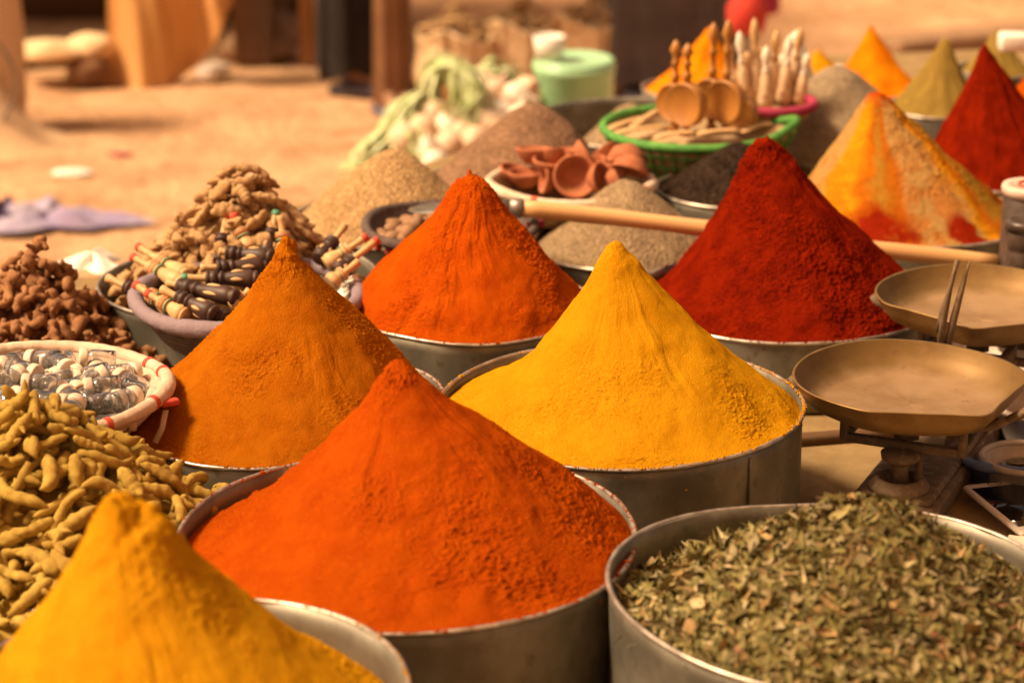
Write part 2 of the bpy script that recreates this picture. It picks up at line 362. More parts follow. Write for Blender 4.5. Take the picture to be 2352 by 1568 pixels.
# ------------------------------------------------------------------ tins and heaps
def warp(seed, ar, az, k=5):
    r = np.random.default_rng(seed); ph = r.random((2, k)) * 6.28; am = r.normal(size=(2, k)) / np.arange(1.5, k + 1.5)
    def f(th):
        w = sum(am[0, i] * np.sin((i + 2) * th + ph[0, i]) for i in range(k)) * ar
        z = sum(am[1, i] * np.sin((i + 1) * th + ph[1, i]) for i in range(k)) * az
        return w, z
    return f
TINS = []
def tin(label, cx, ynear, hw, zr, seed, ar=.0022, az=.0022, lipr=.0022, group='galvanised spice tins', z0=None, tilt=0.0, mat='tin', floor=.05):
    x, y, R = circle_from(cx, ynear, hw, zr); z0 = TZ + .001 if z0 is None else z0
    h = zr - z0; w0 = warp(seed, ar, az); w = lambda th: (w0(th)[0], w0(th)[1] - tilt * np.cos(th))
    t = empty('spice_tin', (x, y, z0), label, 'tin', group)
    def wz(s): return lambda th: (w(th)[0] * s, w(th)[1] * s)
    a = []; nlev = 10; seg = 144; th = np.arange(seg) / seg * 2 * math.pi; ww, zz = w(th)
    prof = [(0, 0, 0), (R * .97, 0, 0), (R - .001, .004, .1)] + [(R, h * k / nlev, k / nlev) for k in range(1, nlev + 1)]
    prof += [(R - .0022, h * k / nlev, k / nlev) for k in range(nlev, 0, -1)] + [(R - .004, floor * h + .006, .1), (0, floor * h + .006, 0)]
    vs = []
    for r, z, s in prof:
        dent = .0028 * fbm(np.stack([np.cos(th) * 3, np.sin(th) * 3, th * 0 + z * 12], -1), 1, 3, seed) if r > R * .9 else 0
        rr = r + ww * s + dent if r > R * .9 else np.full(seg, r)
        vs.append(np.stack([rr * np.cos(th), rr * np.sin(th), z + zz * s], 1))
    v = np.concatenate(vs); f = []
    for i in range(len(prof) - 1):
        for j in range(seg):
            k = (j + 1) % seg; f.append([i * seg + j, i * seg + k, (i + 1) * seg + k, (i + 1) * seg + j])
    obj('tin_wall', (v, f), M[mat], t)
    pth = np.stack([(R + .0006 + ww) * np.cos(th), (R + .0006 + ww) * np.sin(th), h + zz], 1)
    obj('rolled_lip', tube(pth, lipr * (1 + .25 * vn(pth, 40)), 8, closed=True), M['tin_lip'], t)
    sa = R_(-50 if seed % 2 else -140)
    sv = [((R + .0012 + w(np.array([sa]))[0][0] * s) * math.cos(sa), (R + .0012 + w(np.array([sa]))[0][0] * s) * math.sin(sa), h * s) for s in np.linspace(.03, .96, 8)]
    obj('seam', tube(sv, .0017, 6), M[mat], t)
    d = dict(x=x, y=y, R=R, zr=zr, w=w, label=label, o=t); TINS.append(d); return d

def heap(name, label, cat, T, peak, prof, mat, seed, na=640, nr=260, near=.003, far=.014, drop=None, lump=.004, streak=.002, crumb=.0009,
         tip=.003, bulge=(0, 0), spill=0, colfn=None, group='spice cones', kind=None, Yoff=0.0, cb=(330, 3)):
    pk = V(peak[0], peak[1], T['y'] + Yoff); R = T['R'] - .003
    th = np.arange(na) / na * 2 * math.pi; t = np.linspace(0, 1, nr) ** 0.85
    ww, zz = T['w'](th)
    rx = T['x'] + (R + ww) * np.cos(th); ry = T['y'] + (R + ww) * np.sin(th)
    dr = near + (far - near) * (0.5 + 0.5 * np.sin(th)) if drop is None else drop(th)
    ze = T['zr'] + zz - dr
    pt = np.array([p[0] for p in prof]); pz = np.array([p[1] for p in prof]); uu = np.linspace(0, 1, 400)
    pv = np.interp(uu, pt, pz); ker = np.hanning(31); ker /= ker.sum(); pad = np.concatenate([2 * pv[0] - pv[15:0:-1], pv, 2 * pv[-1] - pv[-2:-17:-1]])
    pv = np.convolve(pad, ker, 'valid'); pv = (pv - pv[-1]) / (pv[0] - pv[-1])
    TT, TH = np.meshgrid(t, th, indexing='ij')
    X = pk[0] * (1 - TT) + rx[None] * TT; Y = pk[1] * (1 - TT) + ry[None] * TT
    hz = np.interp(TT, uu, pv) + bulge[0] * np.cos(TH - R_(bulge[1])) * TT * (1 - TT)
    Z = ze[None] + (pk[2] - ze[None]) * hz
    Pt = np.stack([X, Y, Z], -1)
    def nrm(Pt):
        d1 = np.gradient(Pt, axis=0); d2 = np.roll(Pt, -1, 1) - np.roll(Pt, 1, 1)
        n = np.cross(d1, d2); n /= np.linalg.norm(n, axis=-1)[..., None] + 1e-12; return n * np.sign(n[..., 2:3] + 1e-9)
    N1 = nrm(Pt); o = seed * 13.7
    tw = TH + .30 * fbm(Pt, 9, 3, o + 11); q = np.stack([np.cos(tw) * 1.0, np.sin(tw) * 1.0, TT * .5], -1)
    edge = np.clip((1 - TT) / .06, 0, 1); tipm = np.clip(TT / .05, 0.25, 1)
    D = lump * fbm(Pt, 14, 4, o) * edge * tipm
    st = fbm(q, 4.2, 4, o + 5); st = np.sign(st) * np.abs(st) ** .8
    band = np.clip(fbm(q * np.array([1, 1, 2.]), 1.6, 2, o + 9) * 2 + .6, 0, 1)
    D += streak * st * band * np.clip((TT - .06) / .35, 0, 1) * edge * 2
    D += tip * fbm(Pt, 60, 3, o + 2) * np.exp(-(TT / .16) ** 2)
    Pt = Pt + N1 * D[..., None]
    if crumb:
        m = np.clip(.15 + 2.6 * fbm(Pt, 11, 3, o + 3) + .45 * (TT - .4) + .9 * np.exp(-(TT / .17) ** 2), .04, 1.25)
        c = np.clip(vn(Pt, cb[0], o) + .15, 0, 1) ** 1.3; c2 = np.clip(vn(Pt, cb[0] * 1.9, o + 7) + .1, 0, 1); c3 = vn(Pt, cb[0] * 3.3, o + 2)
        sl = np.clip(fbm(Pt, 48, 3, o + 21) * 3, -1, 1) * np.clip(fbm(Pt, 7, 2, o + 31) * 3 + .3, 0, 1)
        Pt = Pt + N1 * (((c * .6 + c2 * .5) * m + .16 * c3 * (.4 + m)) * crumb * 1.5 * np.clip(edge + .3, 0, 1) + sl * crumb * .55)[..., None]
    sk = Pt[-1].copy(); sk[:, 2] -= .03
    full = np.concatenate([Pt, sk[None]], 0); nn = nr + 1
    full[0, :] = full[0].mean(0)
    org = np.array([T['x'], T['y'], T['zr'] - .03])
    v = full.reshape(-1, 3) - org
    i, j = np.meshgrid(np.arange(nn - 1), np.arange(na), indexing='ij'); i = i.ravel(); j = j.ravel(); k = (j + 1) % na
    f = np.stack([i * na + j, (i + 1) * na + j, (i + 1) * na + k, i * na + k], 1)
    cols = None
    if colfn is not None:
        cc = colfn(TT, TH, Pt); cols = np.concatenate([cc, cc[-1:]], 0).reshape(-1, 3)
    oo = obj(name, (v, f), M[mat] if isinstance(mat, str) else mat, None, org, cols=cols)
    tag(oo, label, cat, group, kind); oo['_d'] = 0; del oo['_d']
    if spill:
        r2 = np.random.default_rng(seed + 50); ps = []
        for q_ in range(spill):
            a = r2.uniform(0, 6.283) if r2.random() < .35 else r2.normal(1.5 * math.pi if r2.random() < .5 else -.2, .5)
            ai = int((a % 6.283) / 6.283 * na) % na; s_ = r2.uniform(.0006, .0018) * (1 + .8 * (r2.random() < .1)); ro = T['R'] + ww[ai] + r2.normal() * .0012
            zc = T['zr'] + zz[ai] + .0016
            if r2.random() < .10: ro = T['R'] + ww[ai] + .0010; zc -= r2.uniform(0, .05) * r2.random(); s_ *= .55
            bv = np.array([(1, 0, 0), (-1, 0, 0), (0, 1, 0), (0, -1, 0), (0, 0, 1), (0, 0, -.6)]) * s_ * r2.uniform(.6, 1.3, (6, 1)) + [T['x'] + ro * math.cos(a), T['y'] + ro * math.sin(a), zc] - org
            ps.append((bv, [[0, 2, 4], [2, 1, 4], [1, 3, 4], [3, 0, 4], [2, 0, 5], [1, 2, 5], [3, 1, 5], [0, 3, 5]]))
        so = obj('spilled_crumbs', merge(ps), M[mat], oo); so['kind'] = 'stuff'
    return dict(o=oo, P=Pt, pk=pk)

CONE = [(0, 1), (.06, .965), (.14, .86), (.3, .66), (.5, .43), (.7, .24), (.85, .11), (1, 0)]
DOME = [(0, 1), (.09, .98), (.22, .90), (.42, .71), (.65, .46), (.85, .21), (1, 0)]

T1 = tin('deep tin of mustard yellow powder in the bottom left corner, nearest the camera', 425, 1850, 520, .800, 11)
T2 = tin('wide tin of red-orange powder with a pale worn lip, front and centre', 935, 1458, 530, .765, 12, ar=.003)
T3 = tin('tin of bright yellow powder right of the middle, its bare grey wall showing', 1423, 1077, 418, .760, 13, ar=.003)
T4 = tin('tin of amber orange powder beside the basket of glass vials', 652, 1072, 382, .752, 14)
T5 = tin('tin of vivid orange powder behind the yellow cone', 1080, 790, 285, .758, 15)
T6 = tin('tin of deep red powder behind the brass scale pans', 1800, 788, 345, .715, 16)
T7 = tin('dark rimmed tin of multicoloured layered powder at the right', 2070, 571, 285, .705, 17)
T8 = tin('far right tin of dark red powder, mostly hidden behind its cone', 2300, 445, 200, .700, 18)
T9 = tin('dark tin of grey-brown seeds behind the layered cone', 1925, 388, 222, .700, 19)
T10 = tin('tin of black seeds half hidden behind the deep red cone', 1690, 482, 185, .740, 20)
T11 = tin('tin of beige seeds under the long wooden handle', 1440, 622, 215, .700, 21)
T12 = tin('tin of golden seeds left of the vivid orange cone', 890, 572, 228, .728, 22)
T13 = tin('wide tin of reddish brown seeds behind the clay bowls', 1195, 492, 240, .710, 23)
T14 = tin('wide pale grey tin holding a small seed heap behind the green basket', 1470, 345, 262, .720, 24, floor=.3)
T15 = tin('wide shallow tin of pale dried ginger behind the basket of pipes', 552, 742, 318, .742, 25, ar=.004)
T16 = tin('tin of dried turmeric fingers, its lip showing right of the heap', 195, 1400, 390, .722, 26)
T17 = tin('big battered tin of dried green herbs in the bottom right corner', 1940, 1612, 548, .772, 27, ar=.006, az=.003, tilt=.013)
T18 = tin('metal tin of brown root pieces at the left edge', 20, 905, 240, .685, 28)
T19 = tin('far tin of olive powder behind the dark red cone', 2150, 275, 120, .720, 29)
T20 = tin('far tin of bright orange powder', 2010, 226, 118, .720, 30)
T21 = tin('far small tin of yellow powder left of the bright orange cone', 1885, 178, 75, .720, 31)
T22 = tin('farthest tin of khaki powder near the right edge', 2290, 178, 90, .720, 32)
T23 = tin('shallow white tin of overexposed amber powder behind the wooden mirrors', 1610, 232, 135, .70, 33)
T24 = tin('far tin of orange powder cut off by the right edge', 2395, 235, 85, .72, 34)

heap('spice_cone', 'mustard yellow powder cone nearest the camera at the bottom left', 'spice heap', T1, (268, 1143),
     [(0, 1), (.07, .99), (.13, .94), (.25, .75), (.4, .56), (.6, .35), (.8, .16), (1, 0)], 'p_mustard', 1, spill=300, drop=lambda th: .005 + .028 * np.clip(.45 + .6 * np.cos(th - .7), 0, 1), lump=.007, tip=.020, crumb=.0022)
heap('spice_cone', 'red-orange powder cone in the front centre tin, widest of all', 'spice heap', T2, (905, 832),
     [(0, 1), (.05, .985), (.095, .91), (.22, .735), (.4, .54), (.6, .345), (.8, .165), (1, 0)], 'p_redorange', 2, spill=500, bulge=(.32, 0), far=.020,
     drop=lambda th: .003 + .018 * np.clip(np.sin(th - .6) * .6 + .3, 0, 1), lump=.007, streak=.0026, crumb=.0019, tip=.005)
heap('spice_cone', 'bright yellow powder cone with a rounded tip', 'spice heap', T3, (1411, 553),
     [(0, 1), (.045, .985), (.09, .905), (.17, .775), (.31, .58), (.48, .39), (.65, .245), (.82, .11), (1, 0)], 'p_yellow', 3, spill=700, bulge=(.30, 0), na=760, nr=320,
     drop=lambda th: .002 + .013 * np.clip(np.sin(th) * .7 + .25 * np.cos(th * 2) + .1, 0, 1), lump=.007, streak=.0022, crumb=.0012, tip=.003)
heap('spice_cone', 'amber orange powder cone with its tip in front of the turned pipes', 'spice heap', T4, (655, 545),
     [(0, 1), (.03, .975), (.07, .89), (.25, .675), (.5, .425), (.7, .245), (.85, .115), (1, 0)], 'p_orange', 4, spill=500, bulge=(.30, 10), na=760, nr=320,
     drop=lambda th: .002 + .015 * np.clip(np.sin(th + .5) * .8, 0, 1), lump=.007, streak=.0026, crumb=.0016, tip=.006, cb=(360, 3))
heap('spice_cone', 'vivid orange powder cone with sharp ridges behind the yellow one', 'spice heap', T5, (1078, 388),
     [(0, 1), (.025, .95), (.1, .91), (.16, .86), (.3, .70), (.45, .56), (.7, .335), (.88, .16), (1, 0)], 'p_vermilion', 5, spill=350, na=640, nr=270, lump=.009, streak=.0030, crumb=.0017, tip=.007)
heap('spice_cone', 'deep red powder cone with a crumbly lumpy tip', 'spice heap', T6, (1742, 320),
     [(0, 1), (.05, .97), (.13, .89), (.22, .77), (.35, .60), (.5, .43), (.7, .245), (.85, .125), (1, 0)], 'p_red', 6, spill=600, bulge=(.34, 0), na=720, nr=300, lump=.008, streak=.0032, crumb=.0021, tip=.013, cb=(300, 3))
def mixcol(TT, TH, Pt):
    a = np.mod(np.degrees(TH) + 6 * fbm(Pt, 22, 3, 4) * 2, 360)
    yel, tan, org, olv, red = (np.array(c) for c in ((.62, .26, .008), (.44, .25, .08), (.46, .12, .006), (.36, .19, .025), (.26, .018, .004)))
    stops = [(0, olv), (150, olv), (185, tan), (205, tan), (214, yel), (232, yel), (244, org), (252, olv), (264, org), (274, tan), (286, tan), (303, tan), (312, yel), (320, org), (328, olv), (345, olv), (352, red), (360, olv)]
    xs = [s[0] for s in stops]; c = np.stack([np.interp(a, xs, [s[1][k] for s in stops]) for k in range(3)], -1)
    n = fbm(Pt, 60, 4, 8); m = np.clip((n + .05) * 5, 0, 1)[..., None] * .55
    c = c * (1 - m) + org * m * np.clip(TT * 1.2, .2, .9)[..., None] + c * m * (1 - np.clip(TT * 1.2, .2, .9)[..., None])
    tipm = np.clip((.13 - TT + .05 * n) * 22, 0, 1)[..., None]; c = c * (1 - tipm) + np.array([.42, .07, .006]) * tipm
    d = np.degrees(TH); blob = np.clip((TT - .72 - .12 * n) * 7, 0, 1) * np.clip(1 - np.abs(d - 250) / 20 + n * .8, 0, 1)
    blob2 = np.clip((TT - .76 - .08 * n) * 9, 0, 1) * np.clip(1 - np.abs(d - 296) / 9 + n * 1.0, 0, 1)
    bl = np.clip((blob + blob2) * 2.2, 0, 1)[..., None]; return c * (1 - bl) + red * bl
heap('spice_cone', 'cone of layered tan, yellow and orange powder with red patches', 'spice heap', T7, (2012, 213),
     [(0, 1), (.07, .98), (.13, .92), (.25, .78), (.4, .61), (.6, .41), (.8, .2), (1, 0)], 'p_mix', 7, colfn=mixcol, lump=.006, streak=.0013, crumb=.0016, tip=.004)
heap('spice_cone', 'dark red powder cone at the right edge with a small knob on top', 'spice heap', T8, (2262, 100),
     [(0, 1), (.04, .94), (.12, .87), (.2, .79), (.35, .62), (.5, .48), (.7, .28), (.87, .12), (1, 0)], 'p_red', 8, na=300, nr=120, lump=.007, streak=.003, crumb=.001, tip=.008)
heap('seed_heap', 'low rounded heap of grey-brown seeds behind the layered cone', 'seed heap', T9, (1922, 152), DOME, 'seed_grey', 9, na=240, nr=90, crumb=0, lump=.005, streak=0, group='seed heaps')
heap('seed_heap', 'heap of black seeds beside the clay bowls', 'seed heap', T10, (1700, 330), DOME, 'seed_black', 10, na=240, nr=90, crumb=0, lump=.006, streak=0, group='seed heaps')
heap('seed_heap', 'heap of beige seeds crossed by the long wooden handle', 'seed heap', T11, (1436, 418), DOME, 'seed_beige', 11, na=300, nr=110, crumb=0, lump=.005, streak=0, group='seed heaps')
heap('seed_heap', 'golden seed heap between the ginger and the vivid orange cone', 'seed heap', T12, (905, 345), DOME, 'seed_gold', 12, na=300, nr=110, crumb=0, lump=.005, streak=0, group='seed heaps')
heap('seed_heap', 'big heap of reddish brown seeds behind the basket of clay bowls', 'seed heap', T13, (1235, 237), DOME, 'seed_brown', 13, na=300, nr=110, crumb=0, lump=.006, streak=0, far=.025, group='seed heaps')
heap('seed_heap', 'small greenish seed heap inside the wide pale tin', 'seed heap', T14, (1445, 236), [(0, 1), (.1, .93), (.3, .6), (.5, .25), (.62, .06), (.75, 0), (1, 0)], 'seed_beige', 14, na=240, nr=90, crumb=0, lump=.003, streak=0, near=.06, far=.06, group='seed heaps')
heap('spice_cone', 'pointed olive powder cone just left of the dark red one', 'spice heap', T19, (2172, 88), CONE, 'p_olive', 15, na=220, nr=90, crumb=.0012, group='spice cones')
heap('spice_cone', 'far bright orange powder cone, second cone in the back row', 'spice heap', T20, (2000, 57), CONE, 'p_brightorange', 16, na=220, nr=90, crumb=.0012)
heap('spice_cone', 'small far yellow powder cone beside the bright orange one', 'spice heap', T21, (1878, 113), CONE, 'p_yellow', 17, na=180, nr=70, crumb=.001)
heap('spice_cone', 'farthest khaki powder cone near the top right corner', 'spice heap', T22, (2288, 68), CONE, 'p_olive', 18, na=180, nr=70, crumb=.001)
heap('spice_cone', 'sunlit amber powder cone behind the wooden mirrors', 'spice heap', T23, (1630, 62), CONE, 'p_brightorange', 19, na=220, nr=90, crumb=.001)
heap('spice_cone', 'orange powder cone cut off by the right edge', 'spice heap', T24, (2400, 100), CONE, 'p_vermilion', 20, na=180, nr=70, crumb=.001)

# dried herb heap: a core and thousands of leaf flakes as one mass in the tin
H = heap('herb_heap', 'heap of crushed dried green herbs in the battered tin', 'herb heap', T17, (1985, 1182),
     [(0, 1), (.1, .985), (.22, .90), (.4, .70), (.6, .46), (.8, .22), (1, 0)], 'herb_core', 21, na=220, nr=90, near=.012, far=.055, lump=.008, streak=.001, crumb=.002, tip=0, group='herbs', cb=(150, 3))
def flakes(Pt, n, seed):
    r = np.random.default_rng(seed); Pt = Pt[:int(len(Pt) * .965)]; nr, na, _ = Pt.shape
    w = np.linalg.norm(Pt[:, :, :2] - Pt[0, 0, :2], axis=-1); w = w / w.sum()
    idx = r.choice(nr * na, n, p=w.ravel()); ii, jj = idx // na, idx % na
    c = Pt[ii, jj] + r.normal(size=(n, 3)) * .0015
    ip = np.clip(ii + 2, 0, nr - 1); im = np.clip(ii - 2, 0, nr - 1)
    nor = np.cross(Pt[ip, jj] - Pt[im, jj], Pt[ii, (jj + 2) % na] - Pt[ii, jj - 2]); nor /= np.linalg.norm(nor, axis=1)[:, None] + 1e-12; nor *= np.sign(nor[:, 2:3])
    c += nor * (r.uniform(0, .006, (n, 1)) + .009 * np.clip(fbm(c, 45, 3, 3), 0, 1)[:, None] + .010 * (r.random((n, 1)) < .004) * r.random((n, 1)))
    nor = nor + r.normal(size=(n, 3)) * .55; nor /= np.linalg.norm(nor, axis=1)[:, None]
    d = np.cross(nor, r.normal(size=(n, 3))); d /= np.linalg.norm(d, axis=1)[:, None]; s = np.cross(nor, d)
    kind = r.random(n)
    L = np.where(kind < .4, r.uniform(.010, .024, n), np.where(kind < .7, r.uniform(.008, .014, n), r.uniform(.004, .008, n)))
    W = np.where(kind < .4, r.uniform(.0007, .0022, n), np.where(kind < .7, r.uniform(.0020, .0042, n), r.uniform(.0006, .0018, n)))
    L *= 1.4; W *= 1.45; stem = r.random(n) < .05; L = np.where(stem, r.uniform(.02, .035, n), L); W = np.where(stem, .0008, W); big = r.random(n) < .06; L = np.where(big, r.uniform(.018, .030, n), L); W = np.where(big, r.uniform(.0028, .0055, n), W)
    curl = r.uniform(-.6, 1.1, n) * L * .5; twist = r.uniform(-.9, .9, (n, 1))
    us = [-1, -.45, .2, 1]; ws = [.15, .85, 1, .12]; V_ = []
    for u, wd in zip(us, ws):
        ce = c + d * (L * u * .5)[:, None] - nor * (curl * u * u)[:, None]
        for sg, up in ((-1, .45), (1, .45)):
            V_.append(ce + s * (sg * W * wd)[:, None] + nor * (W * wd * (up + sg * twist[:, 0] * u))[:, None])
        V_.append(ce)
    V_ = np.stack(V_, 1)                      # n, 12, 3 : (left, right, mid) x 4
    base = np.arange(n)[:, None] * 12; F = []
    for k in range(3):
        a = k * 3; F += [[a, a + 2, a + 5, a + 3], [a + 2, a + 1, a + 4, a + 5]]
    F = (base[:, None, :] + np.array(F)[None]).reshape(-1, 4)
    pal = np.array([(.23, .20, .075), (.17, .15, .05), (.30, .26, .12), (.38, .32, .19), (.46, .37, .23), (.33, .22, .10), (.15, .14, .045), (.40, .26, .12), (.42, .18, .15), (.11, .085, .03)])
    pc = r.choice(len(pal), n, p=[.21, .19, .17, .10, .06, .07, .10, .025, .005, .07]); col = pal[pc] * r.uniform(.75, 1.5, (n, 1)) * (1 + .35 * fbm(c, 30, 2, 8))[:, None] * np.array([.86, .85, .76])
    return V_.reshape(-1, 3), F, np.repeat(col, 12, 0)
fv, ff, fc = flakes(H['P'], 15000, 5)
org = np.array(H['o'].location)
o = obj('leaf_flakes', (fv - org, ff), M['herb'], H['o'], smooth=False, cols=fc)
o['kind'] = 'stuff'; o.matrix_parent_inverse = Matrix.Identity(4); o.location = (0, 0, 0)

# ------------------------------------------------------------------ root and bottle piles
def pile(center, Rmax, T, hulls, n, seed, base=.02, res=.003, spread=.25, tries=14, keep=None, tilt=.95, roll=True, flat=0.0, tol=.010, pct=.80):
    """drop pieces one by one on a height field until they fill up to the height T(x, y); returns (variant, loc, M)"""
    r = np.random.default_rng(seed); G = int(2 * Rmax / res) + 3
    xs = (np.arange(G) - G / 2) * res + center[0]; ys = (np.arange(G) - G / 2) * res + center[1]
    X, Y = np.meshgrid(xs, ys, indexing='ij'); TT = T(X, Y); Hh = TT - base; out = []
    gx, gy = np.gradient(TT, res)
    inside = ((X - center[0]) ** 2 + (Y - center[1]) ** 2 < Rmax ** 2)
    if keep is not None: inside &= keep(X, Y, TT)
    cand = np.argwhere(inside)
    for k in range(n):
        c = cand[r.integers(len(cand), size=tries)]
        gap = TT[c[:, 0], c[:, 1]] - Hh[c[:, 0], c[:, 1]] + r.uniform(0, .003, tries)
        i, j = c[np.argmax(gap)]
        if gap.max() < .0015: break
        nrm_ = np.array([-gx[i, j], -gy[i, j], 1.0]) * np.array([tilt, tilt, 1]); nrm_ += r.normal(size=3) * spread * np.array([1, 1, 0]); nrm_ /= np.linalg.norm(nrm_)
        a = r.uniform(0, 6.283); d = np.array([math.cos(a), math.sin(a), 0]); d -= nrm_ * d.dot(nrm_); d /= np.linalg.norm(d)
        Mx = np.stack([d, np.cross(nrm_, d), nrm_], 1) @ (rot('X', r.uniform(0, 6.28)) if roll else np.eye(3))
        v = int(r.integers(len(hulls))); q = hulls[v] @ Mx.T
        ii = np.clip(np.round((q[:, 0] + X[i, j] - xs[0]) / res).astype(int), 0, G - 1); jj = np.clip(np.round((q[:, 1] + Y[i, j] - ys[0]) / res).astype(int), 0, G - 1)
        low = np.full((G, G), 9.0); np.minimum.at(low, (ii, jj), q[:, 2]); hi = np.full((G, G), -9.0); np.maximum.at(hi, (ii, jj), q[:, 2])
        m = low < 5
        dz = np.sort((Hh - low)[m]); z = dz[int(len(dz) * pct)] if len(dz) > 3 else dz[-1]
        if (hi[m] + z - TT[m]).max() > tol: continue
        Hh[m] = np.maximum(Hh[m], hi[m] + z)
        out.append((v, np.array([X[i, j], Y[i, j], z]), Mx))
    return out
def lump_root(seed, L, rad, branches=2, bend=.25, stub=False, flat=1.0, knob=.18):
    r = np.random.default_rng(seed); n = 15; u = np.linspace(-1, 1, n)
    bx, by = r.normal(size=2) * bend * L; sx_ = r.normal() * bend * L * .6
    path = np.stack([u * L / 2, bx * (u ** 2 - .4) + sx_ * np.sin(u * 3), by * .5 * (u ** 2 - .4)], 1)
    if stub: rr = rad * (1 + knob * np.sin(u * r.uniform(4, 8) + r.uniform(0, 6)) + .12 * r.normal(size=n)) * np.clip((1.0 - np.abs(u)) * 18, .62, 1)
    else: rr = rad * (np.clip(1 - np.abs(u + r.uniform(-.15, .15)) ** 2.6, 0, 1) ** .5 * .85 + .13) * (1 + knob * .5 * np.sin(u * r.uniform(9, 16) + r.uniform(0, 6)))
    parts = [tube(path, rr, 12, flat=flat)]
    for b in range(branches):
        k = int(r.integers(3, n - 3)); a = r.uniform(0, 6.28); ln = L * r.uniform(.14, .34) * (1.4 if stub else 1)
        d = np.array([r.uniform(-.6, .6), math.cos(a), math.sin(a) * flat]); w = np.linspace(0, 1, 6)
        bp = path[k] + (w * (ln + rr[k] * .6))[:, None] * d / np.linalg.norm(d)
        br = rr[k] * r.uniform(.5, .85) * (1 - .35 * w if stub else np.clip(1 - w ** 2.5 * .8, .2, 1))
        parts.append(tube(bp, br, 10, flat=flat))
    v, f = merge(parts); nn = fbm(v, 110, 3, seed * 3.1)
    c = v.mean(0); d = v - np.array([1, 0, 0]) * v[:, :1]; d /= np.linalg.norm(d, axis=1)[:, None] + 1e-9
    v = v + d * (nn * rad * knob)[:, None]
    v = v - (v.max(0) + v.min(0)) / 2
    return v, f
def cone_T(c, R, top, base, prof, pk=None, noise=.004, ns=25):
    pk = np.array(c if pk is None else pk[:2]); xs_ = [p[0] for p in prof]; zs_ = [p[1] for p in prof]
    def T(X, Y):
        dx, dy = X - pk[0], Y - pk[1]; d = np.hypot(dx, dy) + 1e-9; ex, ey = pk[0] - c[0], pk[1] - c[1]; ux, uy = dx / d, dy / d
        b = ex * ux + ey * uy; q = -b + np.sqrt(np.clip(b * b - (ex * ex + ey * ey - R * R), 0, None)); t = np.clip(d / q, 0, 1.3)
        return base + (top - base) * np.interp(t, xs_, zs_) + noise * fbm(np.stack([X, Y, X * 0], -1), ns, 2, R * 100)
    return T
def visible(margin=70):
    def k(X, Y, Z):
        d = Y * cp - (Z - CAMZ) * sp; px = PW / 2 + FPX * X / d; py = PH / 2 - FPX * (Y * sp + (Z - CAMZ) * cp) / d
        return (px > -margin) & (px < PW + margin) & (py > -margin) & (py < PH + margin)
    return k
def core(name, label, cat, c, R, T, dz, mat, group):
    t = np.linspace(0, 1, 40); th = np.arange(90) / 90 * 6.2832; TT, TH = np.meshgrid(t, th, indexing='ij')
    X = c[0] + R * TT * np.cos(TH); Y = c[1] + R * TT * np.sin(TH); Z = T(X, Y) - dz; q = np.stack([X, Y, Z], -1)
    q[..., 2] += .004 * fbm(q, 90, 2); n = 90; i, j = np.meshgrid(np.arange(39), np.arange(n), indexing='ij'); i = i.ravel(); j = j.ravel(); k = (j + 1) % n
    f = np.stack([i * n + j, (i + 1) * n + j, (i + 1) * n + k, i * n + k], 1); org = np.array([c[0], c[1], float(Z.min())])
    o = obj(name, (q.reshape(-1, 3) - org, f), M[mat], None, org); tag(o, label, cat, None, 'stuff'); return o
def strew(name, label, cat, group, variants, mat, res_, place=None):
    protos = {}; out = []
    for v, loc, Mx in res_:
        if v not in protos:
            me = mdata(name, variants[v], M[mat]); o = obj(name, me, None); protos[v] = o
            tag(o, label, cat, group); MM = Matrix(Mx.tolist()).to_4x4(); MM.translation = Vector(loc); o.matrix_world = MM
        else: o = inst(protos[v], loc, Mx)
        out.append(o)
    return out
def sized(o_list, label_fn): pass

# turmeric fingers (heap spills over its tin towards the camera and out of frame)
tur = [lump_root(100 + k, rng.uniform(.030, .064), rng.uniform(.0048, .0080), branches=int(rng.integers(0, 3)), bend=.13, knob=.22) for k in range(22)]
c16 = (T16['x'] - .022, T16['y'] + .005); pkt = V(50, 905, T16['y'] + .02)
Tt = cone_T(c16, .218, pkt[2], T16['zr'] - .012, [(0, 1), (.06, .97), (.2, .80), (.4, .56), (.6, .36), (.8, .16), (1, .03), (1.3, -.25)], pk=pkt)
rs = pile(c16, .212, Tt, [t[0] for t in tur], 3600, 21, base=.046, spread=.45, tol=.022, keep=lambda X, Y, Z: visible(60)(X, Y, Z) & (Y < pkt[1] + .05) & (np.hypot(X - T2['x'], Y - T2['y']) > T2['R'] + .010) & (np.hypot(X - T4['x'], Y - T4['y']) > T4['R'] + .008) & (np.hypot(X - T1['x'], Y - T1['y']) > T1['R'] - .03))[:300]
print('turmeric', len(rs))
strew('turmeric_root', 'dried yellow turmeric finger in the heap at the left, below the glass vials', 'turmeric root', 'dried turmeric fingers', tur, 'turmeric', rs)
core('turmeric_heap_inside', 'dark inside of the turmeric heap, seen in gaps between the fingers', 'turmeric', c16, .185, Tt, .044, 'turmeric', None)

